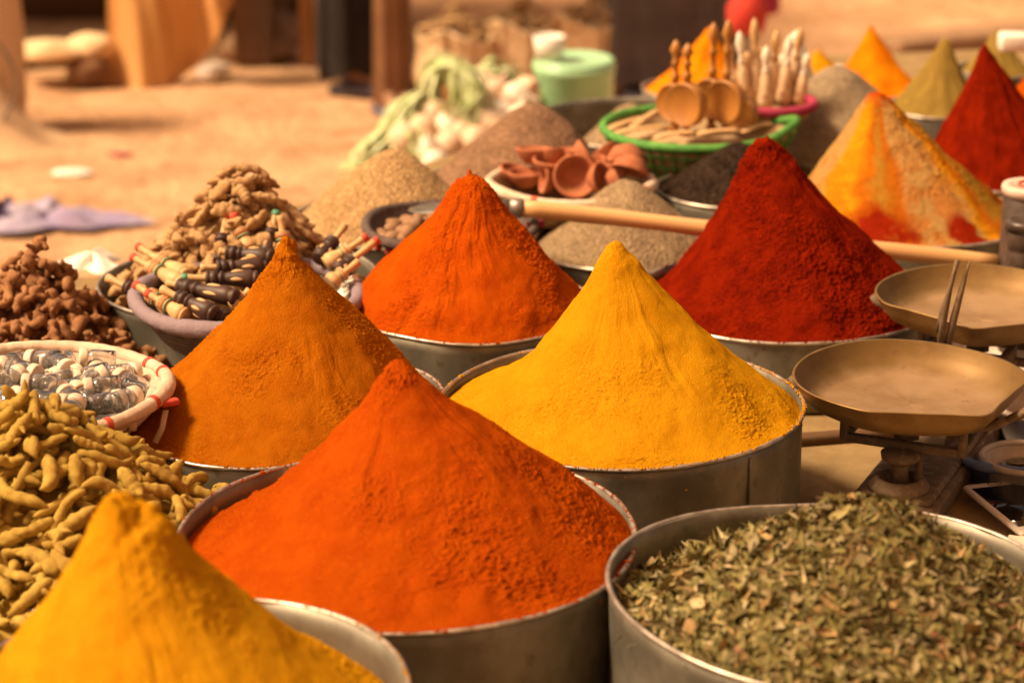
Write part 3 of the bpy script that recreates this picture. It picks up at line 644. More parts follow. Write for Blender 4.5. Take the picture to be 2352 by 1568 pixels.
# brown roots
gal = [lump_root(200 + k, rng.uniform(.024, .046), rng.uniform(.0050, .0078), branches=int(rng.integers(1, 4)), bend=.18, stub=True, knob=.25) for k in range(14)]
pkg = V(75, 528, 2.86); c18 = (pkg[0] + .005, 2.80)
Tg = cone_T(c18, .235, pkg[2] - .004, TZ + .01, [(0, 1), (.05, .96), (.12, .80), (.25, .66), (.45, .44), (.7, .22), (1, 0), (1.3, -.1)], pk=pkg)
rs = pile(c18, .235, Tg, [t[0] for t in gal], 3600, 22, base=.045, tol=.022, keep=lambda X, Y, Z: visible(50)(X, Y, Z) & (Y < pkg[1] + .05), spread=.45)[:300]
rs = rs[:300]; print('galangal', len(rs))
strew('brown_root', 'stubby brown dried root piece in the heap at the left edge', 'dried root', 'dried brown roots', gal, 'galangal', rs)
core('brown_root_heap_inside', 'dark inside of the brown root heap, seen in gaps between pieces', 'dried root', c18, .23, Tg, .043, 'galangal', None)

# ginger
gin = [lump_root(300 + k, rng.uniform(.028, .046), rng.uniform(.0068, .0105), branches=int(rng.integers(1, 4)), bend=.10, flat=.62, knob=.28) for k in range(14)]
pkn = V(556, 385, T15['y'] + .01); c15 = (T15['x'], T15['y'])
Tn = cone_T(c15, T15['R'] - .012, pkn[2] - .004, T15['zr'] - .03, [(0, 1), (.12, .97), (.22, .86), (.38, .68), (.6, .44), (.82, .22), (1, .06), (1.3, -.2)], pk=pkn)
rs = pile(c15, T15['R'] - .022, Tn, [t[0] for t in gin], 3600, 23, base=.040, spread=.5, tol=.022, keep=lambda X, Y, Z: Y > T15['y'] - .12)
rs = rs[:300]; print('ginger', len(rs))
strew('ginger_root', 'pale knobbly dried ginger root in the heap behind the turned pipes', 'ginger root', 'dried ginger roots', gin, 'ginger', rs)
core('ginger_heap_inside', 'inside of the dried ginger heap, seen in gaps between the roots', 'ginger', c15, T15['R'] - .012, Tn, .038, 'ginger', None)

# ------------------------------------------------------------------ baskets
def basket(name, label, cat, c, R, zr, dep, rimr, wall_mat, rim_mat, bands=(), band_mat=None, coils=9, group='woven baskets', floor_k=.62, wraps=60, sx=1.0, seed=1, sy=1.0, coil_out=.7):
    t = empty(name, (c[0], c[1], zr - dep), label, cat, group)
    prof = []; m = coils * 8
    for k in range(m + 1):
        u = k / m; r = R * (floor_k + (1 - floor_k) * u ** .7); z = dep * u ** 1.25 + .001
        ph = (u * coils) % 1; b = coil_out * .0022 * math.sin(math.pi * ph)
        prof.append((r + b, z))
    inn = [(p[0] - .006, max(p[1], .006)) for p in prof[::-1][:: 4]]
    v, f = lathe([(0, 0)] + prof + inn + [(0, .006)], 120); v[:, 0] *= sx; v[:, 1] *= sy
    obj('basket_wall', (v, f), M[wall_mat], t)
    w = lambda th: 1 + .07 * np.abs(np.sin(th * wraps / 2)) + .10 * np.sin(th * 5 + seed)
    v, f = torus(R, rimr, wraps * 8, 12, rf=w, c=(0, 0, dep), sx=sx, sy=sy)
    v[:, 2] += .0025 * np.sin(np.arctan2(v[:, 1], v[:, 0]) * 3 + seed)
    obj('rim', (v, f), M[rim_mat], t)
    for a, wd in bands:
        v, f = torus(R, rimr * 1.10, 8, 12, c=(0, 0, dep), sx=sx, sy=sy, a0=R_(a), a1=R_(a + wd)); v[:, 2] += .0025 * np.sin(np.arctan2(v[:, 1], v[:, 0]) * 3 + seed)
        obj('binding', (v, f), M[band_mat], t)
    return t

# vials
vb = circle_from(92, 1003, 306, .800)
B2 = basket('vial_basket', 'cream wrapped round basket with red bindings, full of little glass vials', 'basket', vb[:2], vb[2] - .003, .800, .045, .0075, 'wrap_white', 'wrap_white',
            bands=((38, 2.5), (22, 2.5), (-22, 3), (-50, 2.5), (-72, 2), (60, 2)), band_mat='red_paint', wraps=44, seed=2)
kx, ky = vb[2] * math.cos(R_(-14)), vb[2] * math.sin(R_(-14))
kn = merge([xf(box(.020, .010, .007, bev=.002), rot('Z', .5), (kx + .008, ky, .043))])
obj('tie', kn, M['red_paint'], B2)
obj('tie', tube([(kx + .004, ky - .004, .036), (kx + .001, ky - .014, .020), (kx - .006, ky - .020, .006)], .0035, 6, flat=.25), M['wrap_white'], B2)
VL, VR = .031, .0108
vprof = [(0, -VL / 2), (VR * .9, -VL / 2), (VR, -VL / 2 + .0012), (VR, VL / 2 - .006), (VR * .92, VL / 2 - .004), (VR * .74, VL / 2 - .002), (VR * .74, VL / 2 + .002),
         (VR * .62, VL / 2 + .002), (VR * .62, VL / 2 - .0025), (VR * .82, VL / 2 - .005), (VR * .88, VL / 2 - .007), (VR * .88, -VL / 2 + .0022), (0, -VL / 2 + .0018)]
vg, vf = lathe(vprof, 28); vg = vg @ rot('Y', R_(90)).T
cpf = [(0, VL / 2), (VR * .98, VL / 2 - .001)] + [(VR * (1.0 + (.015 if k % 2 else 0)), VL / 2 + .0003 * k) for k in range(2)] + [(VR * 1.01, VL / 2 + .0065), (VR * .96, VL / 2 + .0078), (0, VL / 2 + .008)]
cg, cf = lathe(cpf, 32); cg = cg @ rot('Y', R_(90)).T
xs_ = np.linspace(-VL / 2, VL / 2 + .008, 15); hull = np.concatenate([np.stack([np.full(16, x), (VR + (.0006 if x > VL / 2 else 0)) * np.cos(np.arange(16) / 16 * 6.283), VR * np.sin(np.arange(16) / 16 * 6.283)], 1) for x in xs_])
def Tv(X, Y):
    d = np.hypot(X - vb[0], Y - vb[1]) / vb[2]; return .800 + .010 - .016 * d ** 2 + .004 * fbm(np.stack([X, Y, X * 0], -1), 30, 2, 4)
rs = pile(vb[:2], vb[2] - .030, Tv, [hull], 400, 31, base=.032, res=.002, spread=.16, keep=visible(60), tol=.014, pct=.86)
print('vials', len(rs)); v0 = None
for v, loc, Mx in rs:
    if v0 is None:
        v0 = empty('glass_vial', (0, 0, 0), 'small clear glass vial with a cream cap among the others in the round basket', 'vial', 'glass vials with cream caps')
        obj('glass_body', (vg, vf), M['glass'], v0); obj('cap', (cg, cf), M['cap'], v0)
        MM = Matrix(Mx.tolist()).to_4x4(); MM.translation = Vector(loc); v0.matrix_world = MM
    else: inst(v0, loc, Mx)

# turned pipes in the purple rimmed basket
pb = circle_from(572, 760, 262, .775)
basket('pipe_basket', 'round basket with a grey-purple cloth wound rim, holding turned wooden pipes', 'basket', pb[:2], pb[2] - .004, .775, .06, .0095, 'dark_coil', 'wrap_purple', wraps=36, seed=5)
def pipe(tip, bend_, end, zt, ze, col, tipcol, label, s=1.0):
    A = P(tip[0], tip[1], zt); E = P(end[0], end[1], ze); d = E - A; L = np.linalg.norm(d); kb = min(.85, np.hypot(bend_[0] - tip[0], bend_[1] - tip[1]) / np.hypot(end[0] - tip[0], end[1] - tip[1]))
    ls = L * kb; B = L - ls; r = .0102 * s
    t = empty('turned_pipe', A, label, 'pipe', 'turned wooden pipes'); Fm = frame_to(d)
    def pt(nm, prof, mat, seg=20):
        v, f = lathe([(p[1], p[0]) for p in prof], seg); v = np.stack([v[:, 2], v[:, 0], v[:, 1]], 1) @ Fm.T; obj(nm, (v, f), M[mat], t)
    pt('stem', [(0, 0), (0, .0052 * s), (ls * .25, .0046 * s), (ls * .6, .0038 * s), (ls + .006, .0042 * s)], 'wood_pale', 14)
    if tipcol: pt('painted_tip', [(-.0008, 0), (-.0008, .0054 * s), (.006, .0051 * s), (.0062, .0046 * s)], tipcol, 14)
    m = 'wood_dark' if col == 'dark' else 'wood_pale'; x0 = ls
    q = [(0, .005), (.01, .0088), (.06, .0092), (.085, .0072), (.11, .0090), (.17, .0098), (.21, .0086), (.23, .0062), (.26, .0062), (.28, .0088), (.32, .0088), (.34, .0065), (.40, .0072), (.55, .0095), (.72, 1.05 * .0102), (.84, .0112), (.90, .0098), (.92, .0086), (.94, .0102), (.985, .0098), (1, .0086), (1, 0)]
    pt('turned_body', [(x0 + a * B, b * s) for a, b in q], m, 24)
    if col == 'dark':
        for k in range(5):      # carved pale leaf marks
            a = k * 1.2566 + .4; u = np.linspace(0, 1, 7); rr = np.interp(.46 + .30 * u, [p[0] for p in q], [p[1] for p in q]) * s
            pth = np.stack([x0 + (.46 + .30 * u) * B, (rr - .0010) * math.cos(a), (rr - .0010) * math.sin(a)], 1) @ Fm.T
            obj('carved_mark', tube(pth, .0026 * s * np.sin(np.pi * (u * .94 + .03)), 8), M['wood_pale'], t)
    else:
        for a0, mt in ((.13, 'red_paint'), (.30, 'green_paint' if tipcol != 'red_paint' or s > 1 else 'red_paint'), (.93, 'red_paint')):
            r0 = np.interp(a0, [p[0] for p in q], [p[1] for p in q]) * s + .0004; pt('painted_band', [(x0 + a0 * B, r0 * .9), (x0 + a0 * B, r0), (x0 + (a0 + .035) * B, r0 + .0002), (x0 + (a0 + .035) * B, r0 * .9)], mt, 20)
    return t
zb = .772
PIPES = [((318, 567), (362, 599), (430, 636), .800, .785, 'pale', 'red_paint', 'pale turned pipe with a red tip, upper left of the pipe basket'),
 ((305, 591), (341, 617), (420, 652), .795, .780, 'pale', 'red_paint', 'pale turned pipe with a red tip, second from the upper left'),
 ((247, 638), (292, 652), (352, 685), .790, .776, 'dark', None, 'dark pipe with a bare pale stem, farthest left over the basket rim'),
 ((312, 654), (345, 677), (402, 716), .797, .782, 'pale', 'red_paint', 'pale pipe with a bright red round tip at the near left rim'),
 ((338, 673), (372, 690), (428, 726), .800, .784, 'pale', 'red_paint', 'yellowish pipe with a bright red tip, nearest the rim at the left'),
 ((372, 664), (404, 688), (494, 722), .808, .790, 'dark', None, 'dark pipe with a bare open stem lying in front near the rim'),
 ((419, 638), (472, 645), (592, 641), .806, .804, 'dark', 'green_paint', 'long dark pipe lying flat with a green tipped stem'),
 ((461, 616), (495, 622), (612, 609), .806, .803, 'dark', None, 'dark pipe lying flat behind the green tipped one'),
 ((385, 650), (411, 655), (545, 684), .800, .797, 'dark', None, 'thick dark pipe with carved pale leaves and a round end, middle front'),
 ((521, 493), (519, 540), (500, 612), .840, .785, 'dark', 'red_paint', 'dark pipe standing up with a red tip, left of the standing pair'),
 ((536, 493), (545, 530), (575, 578), .842, .802, 'pale', 'red_paint', 'red banded pale pipe standing beside the dark upright one'),
 ((505, 578), (520, 581), (625, 592), .815, .812, 'dark', None, 'dark pipe lying across the basket behind the others'),
 ((635, 487), (627, 528), (611, 590), .842, .795, 'dark', 'green_paint', 'dark upright pipe with a green tip beside the amber cone'),
 ((644, 496), (647, 533), (656, 590), .842, .795, 'pale', None, 'pale upright pipe partly hidden behind the amber cone tip'),
 ((792, 519), (768, 554), (732, 596), .822, .795, 'dark', None, 'dark pipe leaning out right with a bare stem'),
 ((842, 543), (804, 574), (748, 608), .822, .792, 'pale', 'red_paint', 'pale pipe leaning right with a red tip'),
 ((867, 551), (811, 595), (772, 625), .820, .790, 'dark', 'red_paint', 'dark pipe leaning farthest right with a red tip'),
 ((824, 601), (789, 626), (758, 650), .806, .785, 'pale', None, 'short pale pipe below the right leaning pipes'),
 ((573, 668), (560, 680), (525, 705), .800, .785, 'pale', None, 'pale pipe with green bands half hidden by the amber cone'),
 ((430, 700), (450, 706), (520, 735), .788, .780, 'dark', None, 'dark pipe lying low along the near rim')]
for a in PIPES: pipe(*a, s=1.05)
bg_ = P(800, 655, .775); u = np.linspace(0, 1, 9)
o = obj('plastic_bag', merge([tube(np.stack([bg_[0] + .012 * np.cos(u * 9 + k), bg_[1] + .012 * np.sin(u * 7 + k), bg_[2] - .012 + .02 * u + .006 * np.sin(u * 11 + k)], 1), .0035 + .002 * np.sin(u * 13), 7, flat=.35) for k in range(5)]), M['white'])
tag(o, 'crumpled clear plastic wrap tucked between the pipes and vivid orange cone', 'wrap')

# clay bowls in the white basket
cb_ = circle_from(1310, 470, 193, .762)
basket('clay_bowl_basket', 'cream rimmed basket with red stitches, filled with small terracotta bowls', 'basket', cb_[:2], cb_[2] - .003, .762, .05, .0075, 'straw', 'wrap_white',
       bands=((-118, 4), (-92, 4), (-32, 4), (-18, 3), (-2, 3)), band_mat='red_paint', wraps=40, seed=3)
def bowl(px, py, hw, z, tiltx, tiltz, label):
    c = P(px, py, z); R = hw * depth(c) / FPX; h = R * .78
    pr = [(0, -h), (R * .46, -h), (R * .54, -h * .93), (R * .80, -h * .55), (R * .97, -h * .16), (R, -h * .04), (R * .985, h * .03), (R * .93, h * .055), (R * .86, h * .03), (R * .81, -h * .10), (R * .66, -h * .50), (R * .38, -h * .74), (0, -h * .8)]
    t = empty('clay_bowl', c, label, 'bowl', 'small terracotta bowls')
    Mx = rot('Z', R_(tiltz)) @ rot('X', R_(tiltx))
    ob = xf(lathe(pr[:8], 36), Mx); ib = xf(lathe(pr[7:], 36), Mx)
    obj('bowl_wall', ob, M['clay'], t); obj('bowl_inside', ib, M['clay'], t); return t
BOW = [(1208, 390, 36, .803, 0, 0, 'terracotta bowl with its mouth up at the left of the cream basket'), (1227, 376, 33, .800, 4, 20, 'terracotta bowl half hidden behind the leftmost upright bowl'),
 (1183, 385, 30, .800, 18, 60, 'terracotta bowl leaning on the left rim of the cream basket'),
 (1228, 336, 38, .832, 8, 170, 'terracotta bowl highest on the left with its mouth up'), (1273, 360, 43, .826, 3, 0, 'upright terracotta bowl on top in the middle'),
 (1322, 400, 44, .812, 68, 0, 'terracotta bowl turned to show its whole round inside, front centre'), (1247, 410, 26, .800, 80, -75, 'terracotta bowl standing on edge between two front bowls'),
 (1382, 405, 33, .808, 75, 60, 'terracotta bowl on edge just right of the front centre one'), (1412, 408, 22, .806, 78, 115, 'small terracotta bowl on edge at the near right'),
 (1302, 339, 33, .828, 6, 180, 'terracotta bowl at the back centre with its mouth up'), (1350, 352, 36, .822, 60, 100, 'terracotta bowl tipped sideways at the back'),
 (1384, 345, 32, .826, 50, -130, 'terracotta bowl leaning back, right of centre'), (1437, 362, 38, .823, 158, 25, 'overturned terracotta bowl on the right pile'),
 (1447, 388, 38, .815, 150, -35, 'overturned terracotta bowl nearest the right rim'), (1430, 350, 26, .832, 20, 200, 'small terracotta bowl at the far right back'),
 (1262, 348, 30, .826, 35, 200, 'terracotta bowl tilted back behind the upright middle one'), (1360, 372, 30, .818, 30, -60, 'terracotta bowl tilted left in the middle of the pile'), (1408, 385, 28, .812, 40, 150, 'terracotta bowl wedged low in the right half'),
 (1328, 372, 30, .808, 12, 0, 'terracotta bowl sunk behind the round front one'), (1410, 378, 32, .808, 100, 80, 'terracotta bowl lying on its side in the right half')]
for b_ in BOW: bowl(b_[0], b_[1] + 5, b_[2] * 1.18, b_[3] - .033, *b_[4:])

# dish of nutmegs, with the long handled scoop lying over it
nb = circle_from(1035, 572, 200, .775)
basket('nutmeg_dish', 'small dark coiled dish with red beads and a pink tassel', 'dish', nb[:2], nb[2] - .004, .775, .035, .0065, 'dark_coil', 'dark_coil', wraps=44, seed=6)
Bn = bpy.data.objects['nutmeg_dish']
for k in range(26):
    a = k / 26 * 6.2832; s0 = lathe([(0, -.006), (.004, -.004), (.0055, 0), (.004, .004), (0, .006)], 8)
    obj('bead', xf(s0, None, ((nb[2] - .010) * math.cos(a), (nb[2] - .010) * math.sin(a), .018)), M['red_paint'], Bn)
tz = P(1228, 514, .775) - np.array(Bn.location)
obj('tassel', merge([tube([(tz[0] - .01, tz[1], tz[2] - .002), (tz[0] + .004, tz[1] + .002 * k, tz[2]), (tz[0] + .012, tz[1] - .004 + .003 * k, tz[2] - .003 + .002 * k)], [.004, .004, .002], 6) for k in range(4)]), M['pink'], Bn)
nut = lathe([(0, -.012), (.006, -.0105), (.0092, -.005), (.0098, .001), (.0075, .008), (.003, .0115), (0, .012)], 14)
nut = xf(nut, rot('Y', R_(90)))
def Tf(X, Y):
    d = np.hypot(X - nb[0], Y - nb[1]) / nb[2]; return .775 + .004 - .010 * d ** 2
rs = pile(nb[:2], nb[2] - .02, Tf, [nut[0]], 40, 41, base=.02, res=.002, keep=lambda X, Y, Z: X < nb[0] - .01)
strew('nutmeg', 'round brown nutmeg in the dark coiled dish', 'nutmeg', 'whole nutmegs', [nut], 'nutmeg', rs)
# scoop
A = P(1190, 478, .800); B = P(2290, 602, .722)
sc = empty('long_handled_scoop', A, 'long pale wooden handled metal scoop lying across the tins', 'scoop')
d = B - A; u = np.linspace(0, 1, 24); pth = np.stack([d[0] * u, d[1] * u, d[2] * u + .002 * np.sin(u * 7)], 1)
Fm = frame_to(d); hp = tube(np.stack([u * np.linalg.norm(d), .0015 * np.sin(u * 9), .0015 * np.sin(u * 6)], 1), .0112 + .0006 * np.sin(u * 17), 18)
ho = obj('handle', hp, M['handle_wood'], sc); ho.rotation_euler = Matrix(Fm.tolist()).to_euler()
dn = d / np.linalg.norm(d)
obj('ferrule', tube([-dn * .012, dn * .004, dn * .0062], [.0128, .0135, .0125], 18), M['steel'], sc)
obj('neck', tube([-dn * .045 + np.array([0, 0, -.004]), -dn * .012], [.006, .0115], 12), M['steel'], sc)
E = P(962, 480, .790) - A; u = np.linspace(-1, 1, 14); bl = []
a_ = -dn * .045; 
path = np.stack([np.interp(u, [-1, 1], [a_[0], E[0] - .012]), np.interp(u, [-1, 1], [a_[1], E[1]]), np.interp(u, [-1, 1], [a_[2] - .002, E[2]])], 1)
obj('blade', tube(path, .030 * np.clip(1 - u ** 4, .1, 1) ** .5 * np.interp(u, [-1, -.2, 1], [.35, 1, .9]), 16, flat=.10), M['steel'], sc)

# ------------------------------------------------------------------ the brass balance
Fp = V(2092, 868, 2.49); Bp = V(2258, 640, 2.79); axd = np.array([Bp[0] - Fp[0], Bp[1] - Fp[1]]); AL = np.linalg.norm(axd); axd /= AL
phi = math.atan2(-axd[0], axd[1])                      # local +y runs from the front pan to the back pan
S = empty('balance_scale', (Fp[0], Fp[1], TZ), 'old two pan counter balance with dusty brass pans on a cast iron base', 'scale', rz=phi)
def L2(px, py, z):                                     # pixel -> local coordinates of the balance
    p = P(px, py, z) - np.array([Fp[0], Fp[1], TZ]); c, s = math.cos(-phi), math.sin(-phi)
    return np.array([c * p[0] - s * p[1], s * p[0] + c * p[1], p[2]])
HB = .036
bw = .098; y0 = L2(2060, 1150, TZ + HB)[1]
bx_ = box(bw, AL + .115 + .03, HB - .008, (0, 0, 0), .006)
bc = np.array([0, y0 + (AL + .145) / 2, 0])
obj('base', merge([xf(bx_, None, bc + [0, 0, (HB - .008) / 2]), xf(box(bw * .86, AL + .12, .010, (0, 0, 0), .004), None, bc + [0, 0, HB - .005])]), M['iron'], S, smooth=False)
zr_ = Fp[2] - TZ                                       # rim height of the pans
def pan(yc, R, nm, cor, seed):
    seg = 160; th = np.arange(seg) / seg * 2 * math.pi
    a = np.degrees(th); rr = np.full(seg, R)
    for ca in cor:                                     # straight pouring lips that meet in a blunt corner
        for h0 in (-30, 30):
            n = R_(ca + h0); chord = R * math.cos(R_(27)) / np.maximum(np.cos(th - n), .2); near_ = np.abs(((a - (ca + h0) + 180) % 360) - 180) < 30
            rr = np.where(near_, np.minimum(rr, np.maximum(chord, R * .88)), rr)
        dd = np.abs(((a - ca + 180) % 360) - 180); rr = rr * (1 + .035 * np.clip(1 - dd / 14, 0, 1))
    ker = np.hanning(7); ker /= ker.sum(); rr = np.convolve(np.concatenate([rr[-3:], rr, rr[:3]]), ker, 'valid')
    pr = [(.0, -.034), (.6, -.0338), (.76, -.032), (.87, -.0245), (.95, -.0125), (.99, -.001), (1.004, .0005), (1.0, .0016), (.982, .0012)]
    pi_ = [(.982, .0012), (.970, -.002), (.935, -.0120), (.86, -.0225), (.79, -.0275)]; pf = [(.79, -.0275), (.73, -.0296), (.4, -.0300), (0, -.0300)]
    def ringed(p, w=1):
        v = []
        for k, z in p:
            q = R + (rr - R) * np.clip((k - .5) * 2, 0, 1); zz = z + .0012 * np.sin(th * 3 + seed) * k + .0004 * fbm(np.stack([np.cos(th), np.sin(th), th * 0 + k], -1), 4, 2, seed)
            v.append(np.stack([k * q * np.cos(th), k * q * np.sin(th), zz], 1))
        v = np.concatenate(v); f = []
        for i in range(len(p) - 1):
            for j in range(seg):
                kk = (j + 1) % seg; f.append([i * seg + j, i * seg + kk, (i + 1) * seg + kk, (i + 1) * seg + j])
        return v, f
    po = empty('pan', (0, yc, zr_)); po.parent = S
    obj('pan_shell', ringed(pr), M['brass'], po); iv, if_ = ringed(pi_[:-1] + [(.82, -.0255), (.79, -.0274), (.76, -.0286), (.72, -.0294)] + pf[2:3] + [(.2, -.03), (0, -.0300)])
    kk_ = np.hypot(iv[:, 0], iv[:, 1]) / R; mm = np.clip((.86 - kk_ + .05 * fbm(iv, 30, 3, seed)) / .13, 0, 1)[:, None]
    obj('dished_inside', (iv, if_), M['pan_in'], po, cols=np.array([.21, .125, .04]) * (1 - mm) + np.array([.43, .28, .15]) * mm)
Rp = 270 * depth(Fp) / FPX
pan(0, Rp, 'front', [-62 - math.degrees(phi)], 1); pan(AL, 244 * depth(Bp) / FPX, 'back', [-105 - math.degrees(phi)], 2)
def bar(a, b, w, h=None, up=(0, 0, 1), bev=.002):
    a, b = np.asarray(a, float), np.asarray(b, float); L = np.linalg.norm(b - a); Fm = frame_to(b - a, up)
    return xf(box(L, w, h or w, (0, 0, 0), bev), Fm, (a + b) / 2)
for yc in (0, AL):
    zf = zr_ - .036
    col = lathe([(0, HB), (.034, HB), (.033, HB + .004), (.027, HB + .012), (.0225, HB + .013), (.0205, HB + .010), (.0195, HB + .001), (0, HB + .001)], 40)
    obj('socket', xf(col, None, (0, yc - .026, 0)), M['iron'], S)
    obj('post', merge([tube([(0, yc - .026, HB), (0, yc - .026, zf - .040)], .0095, 20), tube([(.019, yc - .018, HB), (.019, yc - .018, zf - .038)], .0042, 10),
                       xf(lathe([(0, -.012), (.012, -.012), (.021, -.006), (.022, 0), (.015, .004), (0, .004)], 28), None, (0, yc - .026, zf - .042)),
                       tube([(0, yc - .005, zf - .032), (0, yc, zf)], .014, 16)]), M['iron'], S)
    hw_ = .066; zb_ = zf - .035
    fr = [bar((-hw_, yc - .02, zb_), (hw_, yc - .02, zb_), .010, .010), bar((-hw_, yc + .035, zb_ + .004), (hw_, yc + .035, zb_ + .004), .010, .012)]
    for sx in (-1, 1):
        fr += [bar((sx * hw_, yc - .024, zb_), (sx * hw_, yc + .039, zb_), .009, .010), bar((sx * hw_, yc - .02, zb_ - .004), (sx * hw_, yc - .02, zf - .001), .011, .009, (1, 0, 0))]
        arm = [(sx * (hw_ - .004), yc - .018, zf - .003), (sx * (hw_ + .014), yc - .018, zf - .004), (sx * (hw_ + .034), yc - .017, zf + .002), (sx * (hw_ + .050), yc - .016, zf + .012)]
        fr.append(tube(arm, [.007, .0065, .007, .0055], 10, flat=.7))
        fr.append(tube([(sx * (hw_ + .044), yc - .016, zf + .009), (sx * (hw_ + .060), yc - .015, zf + .018), (sx * (hw_ + .066), yc - .015, zf + .024)], [.006, .0085, .006], 10, flat=.6))
    obj('pan_bracket', merge(fr), M['iron'], S)
obj('beam', merge([bar((-.044, .03, zr_ - .060), (-.044, AL - .01, zr_ - .060), .011, .016), bar((.044, .03, zr_ - .060), (.044, AL - .01, zr_ - .060), .011, .016),
                   bar((-.05, AL / 2, zr_ - .060), (.05, AL / 2, zr_ - .060), .016, .014)]), M['iron'], S)
obj('centre_post', merge([bar((0, AL / 2 + .02, HB), (0, AL / 2, zr_ - .055), .03, .012, (1, 0, 0)), bar((.02, AL / 2 - .05, HB), (.03, AL / 2 - .01, zr_ - .06), .012, .012, (1, 0, 0))]), M['iron'], S)
ym = .175
def Lv(px, py, Y):
    p = V(px, py, Y) - np.array([Fp[0], Fp[1], TZ]); c, s = math.cos(-phi), math.sin(-phi); return np.array([c * p[0] - s * p[1], s * p[0] + c * p[1], p[2]])
Yn = 2.665
obj('pointer', tube([Lv(2160, 800, Yn), Lv(2165, 735, Yn), Lv(2183, 660, Yn), Lv(2193, 622, Yn), Lv(2199, 598, Yn)], [.0045, .0052, .0028, .0026, .0030], 8), M['iron'], S)
obj('pointer', tube([Lv(2176, 800, Yn), Lv(2190, 735, Yn), Lv(2210, 660, Yn), Lv(2227, 600, Yn)], [.0042, .0046, .0034, .0008], 8), M['iron'], S)
obj('pointer', tube([Lv(2152, 762, Yn), Lv(2162, 720, Yn), Lv(2180, 665, Yn)], [.002, .0032, .002], 6), M['iron'], S)

# ------------------------------------------------------------------ things right of the balance
def rrect(a, b, r, n=8):
    q = []
    for sx, sy, a0 in ((1, 1, 0), (-1, 1, 90), (-1, -1, 180), (1, -1, 270)):
        for k in range(n + 1):
            t = R_(a0 + 90 * k / n); q.append((sx * (a - r) + r * math.cos(t), sy * (b - r) + r * math.sin(t)))
    return np.array(q)
bk = P(2388, 984, TZ + .035); bz = R_(-18)
bb = empty('blue_basket', (bk[0], bk[1], TZ), 'scuffed blue plastic basket beside the balance, holding two white tubs', 'basket', rz=bz)
lv = []; 
for s_, z in ((.86, 0), (.88, .001), (.97, .040), (1.0, .043), (1.03, .047), (1.04, .050), (1.02, .052), (.98, .050), (.955, .042), (.86, .004), (0.01, .004)):
    q = rrect(.074 * s_, .140 * s_, .04 * s_); lv.append(np.c_[q, np.full(len(q), z * .7)])
n_ = len(lv[0]); v = np.concatenate(lv); f = [[i * n_ + j, i * n_ + (j + 1) % n_, (i + 1) * n_ + (j + 1) % n_, (i + 1) * n_ + j] for i in range(len(lv) - 1) for j in range(n_)]
f.append([j for j in range(n_)][::-1])
obj('basket_shell', (v, f), M['plastic_blue'], bb)
obj('rim', tube(np.c_[rrect(.077, .143, .042) , np.full(n_, .034)], .0056, 10, closed=True), M['plastic_blue'], bb)
def tub(px, py, hw, z, label, mat='plastic_white'):
    c = P(px, py, z); R = hw * depth(c) / FPX; h = z - TZ - .006
    t = empty('plastic_tub', (c[0], c[1], TZ + .006), label, 'tub')
    obj('tub_wall', lathe([(0, 0), (R * .82, 0), (R * .86, .003), (R * .97, h * .86), (R * 1.03, h * .88), (R * 1.04, h), (R * .97, h + .001), (R * .93, h * .9), (R * .83, .008), (0, .007)], 64), M[mat], t)
    obj('rim', torus(R * 1.0, .0038, 80, 10, c=(0, 0, h)), M[mat], t); return c, R
c1, R1 = tub(2356, 1052, 100, TZ + .036, 'scuffed white tub of coins, nearer one in the blue basket')
c2, R2 = tub(2400, 930, 112, TZ + .046, 'scuffed white tub standing behind the coin tub')
r_ = np.random.default_rng(4)
for k, (dx, dy, rr_, dz, tl, lb) in enumerate(((-.014, .004, .0125, .040, 8, 'worn coin tilted on top of the coin pile, nearest left'), (-.006, .010, .0135, .043, -6, 'brass coloured coin uppermost in the tub'), (-.020, -.006, .0115, .034, 14, 'coin leaning at the left of the tub'),
                                       (.004, .000, .0120, .038, -12, 'dull coin right of the uppermost one'), (-.010, -.012, .0110, .033, 5, 'coin in front of the pile in the tub'), (.012, .014, .0130, .037, 9, 'coin at the back of the pile in the tub'),
                                       (-.026, .012, .0125, .034, -9, 'coin at the far left back of the tub'))):
    cn = lathe([(0, -.0009), (rr_ * .96, -.0009), (rr_, -.0006), (rr_, .0006), (rr_ * .97, .0009), (rr_ * .88, .0009), (rr_ * .86, .0006), (0, .0006)], 40)
    emb = xf(lathe([(0, .0003), (rr_ * .42, .0004), (rr_ * .35, .0010), (0, .0011)], 9), rot('Z', k))
    o = obj('coin', xf(merge([cn, emb]), rot('X', R_(tl)) @ rot('Y', R_(tl * .7))), M['coin'], None, (c1[0] + dx, c1[1] + dy, TZ + dz - .014)); tag(o, lb, 'coin', 'coins in the tub')
o = obj('coin_bed', lathe([(0, .010), (R1 * .7, .008), (R1 * .78, 0), (0, 0)], 40), M['coin'], None, (c1[0], c1[1], TZ + .013)); tag(o, 'small change filling the bottom of the coin tub', 'coins', None, 'stuff')
